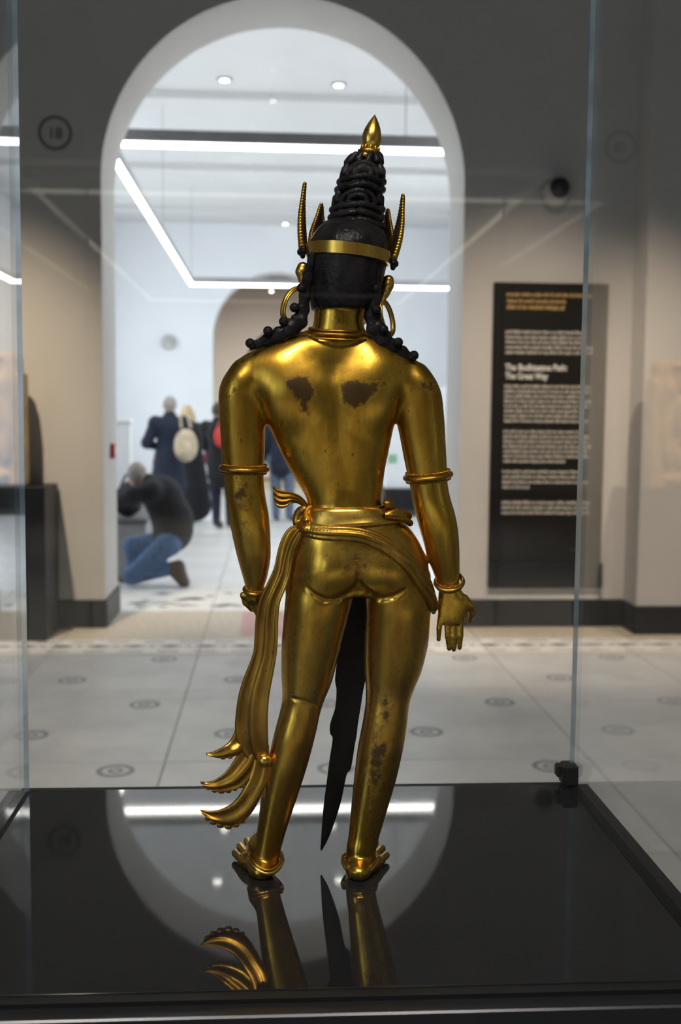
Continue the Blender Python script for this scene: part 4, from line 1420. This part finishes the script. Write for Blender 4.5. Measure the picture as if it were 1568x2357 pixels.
for i, xe in enumerate((1334, 1357, 1356, 1361, 1352, 1357, 1305)): print_line(1159, xe, 994+11.3*i, 6.4, INK_W)
for i, xe in enumerate((1333, 1335, 1353, 1220)): print_line(1157, xe, 1086+11.8*i, 6.4, INK_W)
for i, xe in enumerate((1360, 1355, 1358)): print_line(1155, xe, 1157+11.6*i, 6.4, INK_W)
print_line(1312, 1347, 1264, 11, MATS['grey_plastic'] if False else RIM)

# gallery number roundel
rc = at(127, 306, YW)
rd = empty('number_roundel', (rc[0], YW, rc[2]), 'round grey sign reading 18 on the wall left of the arch', 'sign')
def ring_y(c, r0, r1, y0, y1, n=48):
    V = []; Fc = []
    for i in range(n):
        t = 2*math.pi*i/n
        for (r, y) in ((r0, y0), (r1, y0), (r1, y1), (r0, y1)):
            V.append((c[0]+r*math.cos(t), y, c[2]+r*math.sin(t)))
    for i in range(n):
        a, b = 4*i, 4*((i+1) % n)
        for q in range(4): Fc.append((a+q, b+q, b+(q+1) % 4, a+(q+1) % 4))
    return V, Fc
rs = YW/F_PX
V, Fc = ring_y(rc, 31*rs, 37.5*rs, YW-.004, YW+.002)
mesh_obj('ring', V, Fc, INK_D, rd)
text_mesh('number', '18', .104, INK_D, rd, (rc[0]-.052, YW-.002, rc[2]-.037), .002, .0022)

# dome camera
cc = at(1277, 446, YW)
cv = empty('security_camera', (cc[0], YW, cc[2]), 'grey dome security camera with a black lens on the wall above the panel', 'camera')
dcam = np.array([0, -1, -.12])
V, Fc = lathe([(.098, 0), (.103, .02), (.098, .055), (.085, .085), (.070, .10)], (cc[0], YW, cc[2]), (0, -1, 0), 32)
mesh_obj('housing', V, Fc, GREYP, cv, True)
V, Fc = sphere((cc[0]+.012, YW-.092, cc[2]+.026), .074, 24, 16)
mesh_obj('dome', V, Fc, LENS, cv, True)

# red call point on the reveal of the arch
rp_ = at(253, 1040, (YW+YW2)/2)
ry = (YW+YW2)/2+.05
cpnt = empty('fire_call_point', (AXL, ry, rp_[2]-.05), 'small red fire call point on the white reveal of the arch', 'call point')
MB().bbox((AXL+.0005, ry-.06, rp_[2]-.05), (AXL+.03, ry+.06, rp_[2]+.06), .006).build('case', RED, cpnt)
MB().bbox((AXL+.031, ry-.03, rp_[2]-.02), (AXL+.034, ry+.03, rp_[2]+.03), .001).build('window', SPILL, cpnt)
# small white camera on the far wall
fc = at(388, 788, YF)
fcam = empty('wall_camera', (fc[0], YF, fc[2]), 'small white camera on the bright far wall', 'camera')
V, Fc = lathe([(.14, 0), (.15, .03), (.13, .10), (.10, .12)], (fc[0], YF, fc[2]), (0, -1, 0), 24)
mesh_obj('housing', V, Fc, GREYP, fcam, True)
V, Fc = sphere((fc[0]+.02, YF-.13, fc[2]-.05), .09, 16, 12)
mesh_obj('dome', V, Fc, GREYP, fcam, True)

# ================================================================== carved stele on a black plinth
yp = at_z(85, 1476, 0)[1]
zt = at(100, 1122, yp)[2]
XR_ = at(107, 1450, yp)[0]
stp = empty('stele_plinth', (XR_-.6, (yp+YW)/2, 0), 'black plinth under the carved stone stele, left of the arch', 'plinth')
MB().bbox((XR_-1.25, yp, 0), (XR_, YW-.025, zt-.03), .004).build('body', PLINTH, stp)
MB().bbox((XR_-1.252, yp-.002, zt-.029), (XR_+.002, YW-.025, zt), .004).build('top', PLINTH, stp)
sx1 = at(60, 950, yp+.2)[0]; sx0 = sx1-.62; sy0 = yp+.10; sy1 = yp+.29
ztop = at(20, 803, yp+.2)[2]
Gt = Grid([sx0-.03, sy0-.10, zt-.01], [sx1+.03, sy1+.03, ztop+.03], .008)
cxm = (sx0+sx1)/2; hw = (sx1-sx0)/2
Gt.box((sx0, sy0, zt), (sx1, sy1, ztop-.16), .02)
Gt.box((sx0+.02, sy0, ztop-.4), (sx1-.02, sy1, ztop-.02), .07, .03)
def rl(x, z, rx, rz, d, k=.01, cut=False):
    Gt.ell((cxm+x*hw, sy0, zt+z*(ztop-zt)), (rx, d, rz), k, cut)
rl(0, .50, .22, .40, .03, .02, True)
rl(0, .80, .075, .095, .085); rl(0, .84, .15, .16, .03); rl(0, .62, .11, .13, .06); rl(-.12, .35, .06, .22, .055); rl(.14, .35, .06, .22, .055)
rl(-.42, .58, .035, .13, .05); rl(.42, .58, .035, .13, .05); rl(0, .08, .22, .06, .07)
for (x, z, rx, rz, d) in ((-.66, .55, .05, .30, .035), (.66, .55, .05, .30, .035), (.62, .28, .045, .11, .06), (-.62, .28, .045, .11, .06), (.60, .74, .04, .08, .055), (-.60, .74, .04, .08, .055), (.30, .93, .09, .03, .04), (-.30, .93, .09, .03, .04), (.36, .20, .03, .10, .05), (-.36, .20, .03, .10, .05)):
    rl(x, z, rx, rz, d, .018)
V, Fc = Gt.mesh(2)
V[:, 2] = np.maximum(V[:, 2], zt+.0005)
tag(mesh_obj('carved_stele', V, Fc, STONE, None, True), 'tan sandstone stele carved with a figure in relief, left of the arch', 'sculpture')

# ================================================================== furniture of the white gallery
GREYF = mat('charcoal_plinth_paint', (.07, .07, .075), rough=.6)
LABELG = mat('green_label', (.25, .45, .28), rough=.7)
y1_, y2_ = 10.6, 14.2
xa_ = at(335, 1200, y1_)[0]
dc = empty('low_plinth', (xa_-.7, (y1_+y2_)/2, 0), 'low grey plinth along the left of the bright gallery behind the kneeling person', 'plinth')
MB().bbox((xa_-1.4, y1_, 0), (xa_, y2_, .50), .01).build('body', mat('grey_plinth_paint', (.22, .22, .23), rough=.7), dc)
MB().bbox((xa_-1.4, y1_-.01, .501), (xa_+.01, y2_+.01, .55), .006).build('top', GREYF, dc)
bp_ = empty('white_backdrop', (xa_-1.0, y1_+.5, .55), 'white display backdrop standing on the low grey plinth', 'display panel')
MB().bbox((xa_-1.38, y1_+.9, .551), (xa_-.25, y1_+1.0, 1.45), .006).build('panel', WALLW, bp_)
MB().bbox((xa_-1.39, y1_+.88, 1.451), (xa_-.24, y1_+1.02, 1.49), .004).build('cap', WALLW, bp_)
q0 = at(884, 1184, 17.0); q1 = at(1030, 1126, 17.0)
bn = empty('dark_bench', ((q0[0]+q1[0])/2, 17.3, 0), 'black display bench beyond the statue, right side of the bright gallery', 'bench')
MB().bbox((q0[0], 17.0, .10), (BX1-.05, 17.7, q1[2]), .01).build('body', PLINTH, bn)
MB().bbox((q0[0]+.05, 17.05, 0), (BX1-.1, 17.65, .099), .004).build('foot', GREYF, bn)
wc = empty('white_display_case', ((q0[0]+BX1)/2, 17.4, q1[2]), 'white display case standing on the black bench', 'display case')
MB().bbox((q0[0]+.03, 17.1, q1[2]+.001), (q1[0]+.05, 17.6, 2.0), .006).build('body', WALLW, wc)
g0 = at(894, 1066, 17.1); g1 = at(914, 1046, 17.1)
MB().bbox((g0[0], 17.088, g0[2]), (g1[0], 17.0985, g1[2]), .002).build('label', LABELG, wc)

# ================================================================== visitors
SKIN = mat('skin', (.56, .34, .25), rough=.6, var=.06, scale=20)
NAVY = mat('navy_wool', (.012, .018, .038), rough=.9, var=.2, scale=40)
BLK = mat('black_wool', (.010, .010, .013), rough=.9, var=.2, scale=40)
JEAN = mat('blue_denim', (.045, .11, .24), rough=.85, var=.3, scale=30)
JEAND = mat('grey_denim', (.10, .14, .22), rough=.85, var=.3, scale=30)
PURP = mat('plum_cloth', (.06, .03, .055), rough=.9)
BROWN = mat('brown_leather', (.075, .045, .03), rough=.6)
BLKL = mat('black_leather', (.012, .011, .011), rough=.5)
BEIGE = mat('beige_canvas', (.44, .36, .26), rough=.9, var=.25, scale=14)
REDC = mat('red_cloth', (.55, .05, .04), rough=.8)
MAROON = mat('maroon_leather', (.16, .02, .035), rough=.6)
GREYH = mat('grey_hair', (.30, .27, .25), rough=.8, var=.3, scale=60)
BLOND = mat('blond_hair', (.55, .42, .24), rough=.7, var=.3, scale=60)
DARKH = mat('brown_hair', (.06, .035, .025), rough=.7, var=.3, scale=60)

def figure(label, J, skin, layers, hair, h=.014, group=None):
    """J: dict of joints in world metres. One continuous body mesh; clothes and hair are children."""
    root_p = J['root']
    root = empty('person', root_p, label, 'person', group)
    allp = np.array([v for k, v in J.items()])
    lo_ = allp.min(0)-.25; hi_ = allp.max(0)+.25
    lo_[2] = max(lo_[2], -.005)
    BON = [('neck', 'chest', .058, .12), ('chest', 'belly', .135, .125), ('belly', 'hip', .125, .135), ('chest', 'shL', .10, .062), ('chest', 'shR', .10, .062),
           ('shL', 'elL', .052, .042), ('elL', 'wrL', .042, .029), ('shR', 'elR', .052, .042), ('elR', 'wrR', .042, .029),
           ('hip', 'hpL', .12, .095), ('hip', 'hpR', .12, .095), ('hpL', 'knL', .092, .062), ('knL', 'anL', .060, .042), ('hpR', 'knR', .092, .062), ('knR', 'anR', .060, .042),
           ('anL', 'toL', .042, .032), ('anR', 'toR', .042, .032)]
    def field(bones, off, k):
        g = Grid(lo_, hi_, h)
        for (a, b, ra, rb) in bones:
            g.cap(J[a], J[b], ra+off, rb+off, k)
        return g
    g = field(BON, -.012, .03)
    hd, nk = np.array(J['head']), np.array(J['neck'])
    fdir = np.array(J['face']); fdir = fdir/np.linalg.norm(fdir)
    upv = hd-nk; upv /= np.linalg.norm(upv)
    g.cap(nk, hd-upv*.03, .050, .055, .02)
    g.ell(hd, (.078, .085, .108), .02)
    g.ell(hd-upv*.045+fdir*.045, (.055, .055, .06), .02)          # jaw
    g.cap(hd+fdir*.088+upv*.005, hd+fdir*.098-upv*.025, .010, .014, .012)   # nose
    sv = np.cross(fdir, upv)
    for sg in (-1, 1):
        g.ell(hd+sv*sg*.080-upv*.005, (.016, .018, .03), .008)   # ears
        g.ell(hd+sv*sg*.033+fdir*.088+upv*.012, (.014, .014, .010), .006, cut=True)   # eye sockets
    g.ell(hd-upv*.055+fdir*.098, (.024, .012, .008), .006)
    for sd in ('L', 'R'):
        wr = np.array(J['wr'+sd]); el = np.array(J['el'+sd]); d = wr-el; d /= np.linalg.norm(d)
        u, v, _ = basis(d)
        pm = wr+d*.07
        g.cap(wr, pm, .028, .034, .012)
        for q in range(4):
            o = (q-1.5)*.019
            g.chain([pm+u*o, pm+u*o+d*.045+v*.012, pm+u*o*.9+d*.075+v*.035], [.0105, .0100, .0085], .002)
        g.chain([wr+d*.03+u*.03, wr+d*.06+u*.055+v*.01, wr+d*.085+u*.055+v*.025], [.012, .011, .009], .004)
    V, Fc = g.mesh(2)
    mesh_obj('body', V, Fc, skin, root, True)
    for (nm, bones, off, m, k, extra) in layers:
        g = Grid(lo_, hi_, h)
        for bb in BON:
            if (bb[0], bb[1]) in bones:
                g.cap(J[bb[0]], J[bb[1]], bb[2]+off, bb[3]+off, k)
        for e in (extra or ()):
            g.cap(*e)
        V, Fc = g.mesh(2)
        V[:, 2] = np.maximum(V[:, 2], .001)
        mesh_obj(nm, V, Fc, m, root, True)
    hm, long_ = hair
    g = Grid(hd-.22, hd+.22, .010)
    g.ell(hd+upv*.018-fdir*.012, (.088, .094, .108), .0)
    if long_:
        g.ell(hd-upv*.06-fdir*.035, (.085, .07, .11), .03)
    g.ell(hd+fdir*.085-upv*.05, (.085, .075, .095), .01, cut=True)
    g.ell(hd-upv*.125, (.12, .12, .075), .01, cut=True) if not long_ else None
    V, Fc = g.mesh(2)
    mesh_obj('hair', V, Fc, hm, root, True)
    return root
TOP = [('neck', 'chest'), ('chest', 'belly'), ('belly', 'hip'), ('chest', 'shL'), ('chest', 'shR'), ('shL', 'elL'), ('elL', 'wrL'), ('shR', 'elR'), ('elR', 'wrR')]
LEGS = [('hip', 'hpL'), ('hip', 'hpR'), ('hpL', 'knL'), ('knL', 'anL'), ('hpR', 'knR'), ('knR', 'anR')]
SHOE = [('anL', 'toL'), ('anR', 'toR')]

def standing(px_foot, py_foot, height, face_ang, arms=None, lean=0., stance=.10, px_head=None):
    f = at_z(px_foot, py_foot, 0); k = height/1.72
    fx = np.array([math.cos(face_ang), math.sin(face_ang), 0]); sd = np.array([math.sin(face_ang), -math.cos(face_ang), 0])   # sd: the person's right
    dx = 0 if px_head is None else at(px_head, 950, f[1])[0]-f[0]
    def q(r, fwd, z):
        p = f+sd*r*k+fx*fwd*k; p[2] = z*k; p[0] += dx*min(z/1.6, 1.05); return p
    J = dict(root=np.array([f[0], f[1], 0.]), hip=q(0, 0, .93), belly=q(0, .01, 1.08), chest=q(0, 0, 1.32), neck=q(0, -.01, 1.47), head=q(0, .015, 1.605), face=fx,
             shL=q(-.185, -.01, 1.39), shR=q(.185, -.01, 1.39), elL=q(-.25, -.03, 1.12), elR=q(.25, -.03, 1.12), wrL=q(-.22, .12, .92), wrR=q(.22, .12, .92),
             hpL=q(-.095, 0, .90), hpR=q(.095, 0, .90), knL=q(-.10, .02, .50), knR=q(.10, .02, .50), anL=q(-stance, -.02, .085), anR=q(stance, -.02, .085),
             toL=q(-stance-.02, .14, .035), toR=q(stance+.02, .14, .035))
    if arms:
        for a, v in arms.items(): J[a] = q(*v)
    return J, q
# man in the navy coat, seen from behind
J, q = standing(386, 1228, 1.77, 2.0, dict(elL=(-.27, .06, 1.14), wrL=(-.12, .24, 1.10), elR=(.27, .02, 1.13), wrR=(.20, .20, 1.02)), px_head=391)
figure('person in a navy coat standing with back turned, grey hair, bright gallery', J, SKIN,
       [('coat', TOP, .028, NAVY, .04, [(q(0, 0, .95), q(0, 0, .62), .19, .235, .05)]), ('trousers', LEGS, .014, PURP, .03, None), ('shoes', SHOE, .012, BLKL, .01, None)], (GREYH, False))
navy_q = q
J, q = standing(453, 1203, 1.66, 2.6, dict(elR=(.25, .02, 1.12), wrR=(.20, .16, .99), elL=(-.25, .05, 1.10), wrL=(-.18, .22, 1.02)), px_head=432, stance=.06)
figure('blond person in a long black coat beside the navy coat', J, SKIN,
       [('long_coat', TOP, .026, BLK, .04, [(q(0, 0, .95), q(0, 0, .26), .18, .235, .05)]), ('tights', LEGS, .008, BLK, .03, None), ('shoes', SHOE, .012, BLKL, .01, None),
        ('scarf', [('neck', 'chest')], -.005, REDC, .02, None)], (BLOND, True))
wq = q
bb = at(428, 1020, navy_q(0, 0, 1)[1]-.31); sB = bb[1]/F_PX
bpk = empty('backpack', (bb[0], bb[1], bb[2]-40*sB), 'beige backpack slung between the navy coat and the black coat', 'backpack')
g = Grid(bb-.42, bb+.42, .012)
g.ell(bb+np.array([0, 0, -.03]), np.array([27*sB, .10, 38*sB]), .0); g.ell(bb+np.array([0, -.03, -.10]), np.array([23*sB, .11, 22*sB]), .03)
V, Fc = g.mesh(2); mesh_obj('bag', V, Fc, BEIGE, bpk, True)
g = Grid(bb-.42, bb+.42, .010)
g.ell(bb+np.array([0, -.09, -.12]), np.array([17*sB, .06, 15*sB]), .0); V, Fc = g.mesh(1); mesh_obj('pocket', V, Fc, BEIGE, bpk, True)
for sg in (-1, 1):
    V, Fc = tube(crom([bb+np.array([sg*.06, .03, .19]), bb+np.array([sg*.05-.02, .06, .30]), bb+np.array([sg*.05-.03, .13, .36])], 5), .016, 8)
    mesh_obj('strap', V, Fc, BEIGE, bpk, True)
hb = at(480, 1048, 15.45); sH = 15.2/F_PX
hbg = empty('handbag', (hb[0], hb[1], hb[2]-.12), 'maroon handbag carried beside the long black coat', 'handbag')
MB().bbox(hb-np.array([.06, .05, .13]), hb+np.array([.06, .05, .10]), .03).build('bag', MAROON, hbg, True)
V, Fc = tube(crom([hb+np.array([-.04, 0, .09]), hb+np.array([-.03, 0, .19]), hb+np.array([.03, 0, .19]), hb+np.array([.04, 0, .09])], 6), .010, 8)
mesh_obj('handle', V, Fc, MAROON, hbg, True)
# person behind the statue's left arm
J, q = standing(516, 1217, 1.70, 1.2, dict(elL=(-.24, .10, 1.12), wrL=(-.06, .28, 1.18)), px_head=502)
figure('person in dark clothes half hidden by the statue’s arm, red cloth at the chest', J, SKIN,
       [('jacket', TOP, .024, BLK, .04, [(q(0, 0, .98), q(0, 0, .74), .18, .19, .04)]), ('trousers', LEGS, .012, NAVY, .03, None), ('shoes', SHOE, .012, BLKL, .01, None)], (DARKH, False))
rb_ = at(505, 1006, q(0, 0, 1)[1]-.235)
V, Fc = sphere(rb_, .09, 16, 12, (.8, .6, 1.5))
rbo = empty('red_bag', (rb_[0], rb_[1], rb_[2]-.13), 'red bag held against the dark jacket behind the statue’s arm', 'bag')
mesh_obj('bag', V, Fc, REDC, rbo, True)
V, Fc = tube(crom([rb_+np.array([-.03, 0, .11]), rb_+np.array([0, .02, .20]), rb_+np.array([.03, 0, .11])], 5), .008, 8)
mesh_obj('strap', V, Fc, REDC, rbo, True)
# person between arm and torso
J, q = standing(652, 1199, 1.72, 1.4, dict(elR=(.24, -.02, 1.12), wrR=(.16, -.03, .90)), px_head=645)
figure('person in a navy jacket and grey jeans seen between the statue’s arm and waist', J, SKIN,
       [('jacket', TOP, .026, NAVY, .04, [(q(0, 0, .98), q(0, 0, .80), .17, .18, .04)]), ('jeans', LEGS, .014, JEAND, .03, None), ('shoes', SHOE, .012, BLKL, .01, None)], (DARKH, False))
# kneeling person
YK = at_z(300, 1346, 0)[1]
def K(px, py, dy=0.): return at(px, py, YK+dy)
J = dict(root=np.array([K(360, 1300)[0], YK, 0]), hip=K(393, 1232, .02), belly=K(398, 1196, .02), chest=K(372, 1140, .02), neck=K(341, 1112, .0), head=K(316, 1094, -.02), face=np.array([-.85, .15, -.5]),
         shL=K(348, 1130, -.16), shR=K(348, 1122, .18), elL=K(305, 1140, -.20), elR=K(300, 1132, .16), wrL=K(272, 1152, -.14), wrR=K(262, 1146, .12),
         hpL=K(390, 1250, -.09), hpR=K(390, 1246, .10), knL=K(303, 1325, -.12), knR=K(303, 1256, .12), anL=K(398, 1308, -.12), anR=K(312, 1322, .14),
         toL=K(424, 1334, -.12), toR=K(284, 1334, .14))
J['toL'][2] = .04
J['knL'][2] = max(J['knL'][2], .085); J['anR'][2] = .085; J['toR'][2] = .035
figure('kneeling person in black jumper and blue jeans leaning to the left', J, SKIN,
       [('jumper', TOP, .030, BLK, .06, [(K(398, 1196, .02), K(404, 1222, 0), .17, .16, .05), (K(372, 1140, .02), K(398, 1196, .02), .165, .17, .05)]),
        ('jeans', LEGS, .018, JEAN, .03, None), ('boots', SHOE, .022, BROWN, .015, [(K(412, 1302, -.12), K(420, 1330, -.12), .055, .05, .02)])], (GREYH, False))
kb = K(283, 1100, .45)
kb2 = empty('black_bag', (kb[0], kb[1], .55), 'black bag lying on the low plinth beside the kneeling person’s head', 'bag')
g = Grid(np.array([kb[0]-.25, y1_-.02, .53]), np.array([kb[0]+.25, y1_+.5, 1.15]), .012)
gx = np.array([kb[0], y1_+.25, .70])
g.ell(gx, np.array([.15, .12, .148]), 0); g.ell(gx+np.array([.02, -.03, .08]), np.array([.10, .10, .12]), .04)
V, Fc = g.mesh(2); V[:, 2] = np.maximum(V[:, 2], .5505); mesh_obj('bag', V, Fc, BLKL, kb2, True)
V, Fc = tube(crom([gx+np.array([-.07, 0, .14]), gx+np.array([0, 0, .26]), gx+np.array([.07, 0, .14])], 5), .012, 8)
mesh_obj('handle', V, Fc, BLKL, kb2, True)
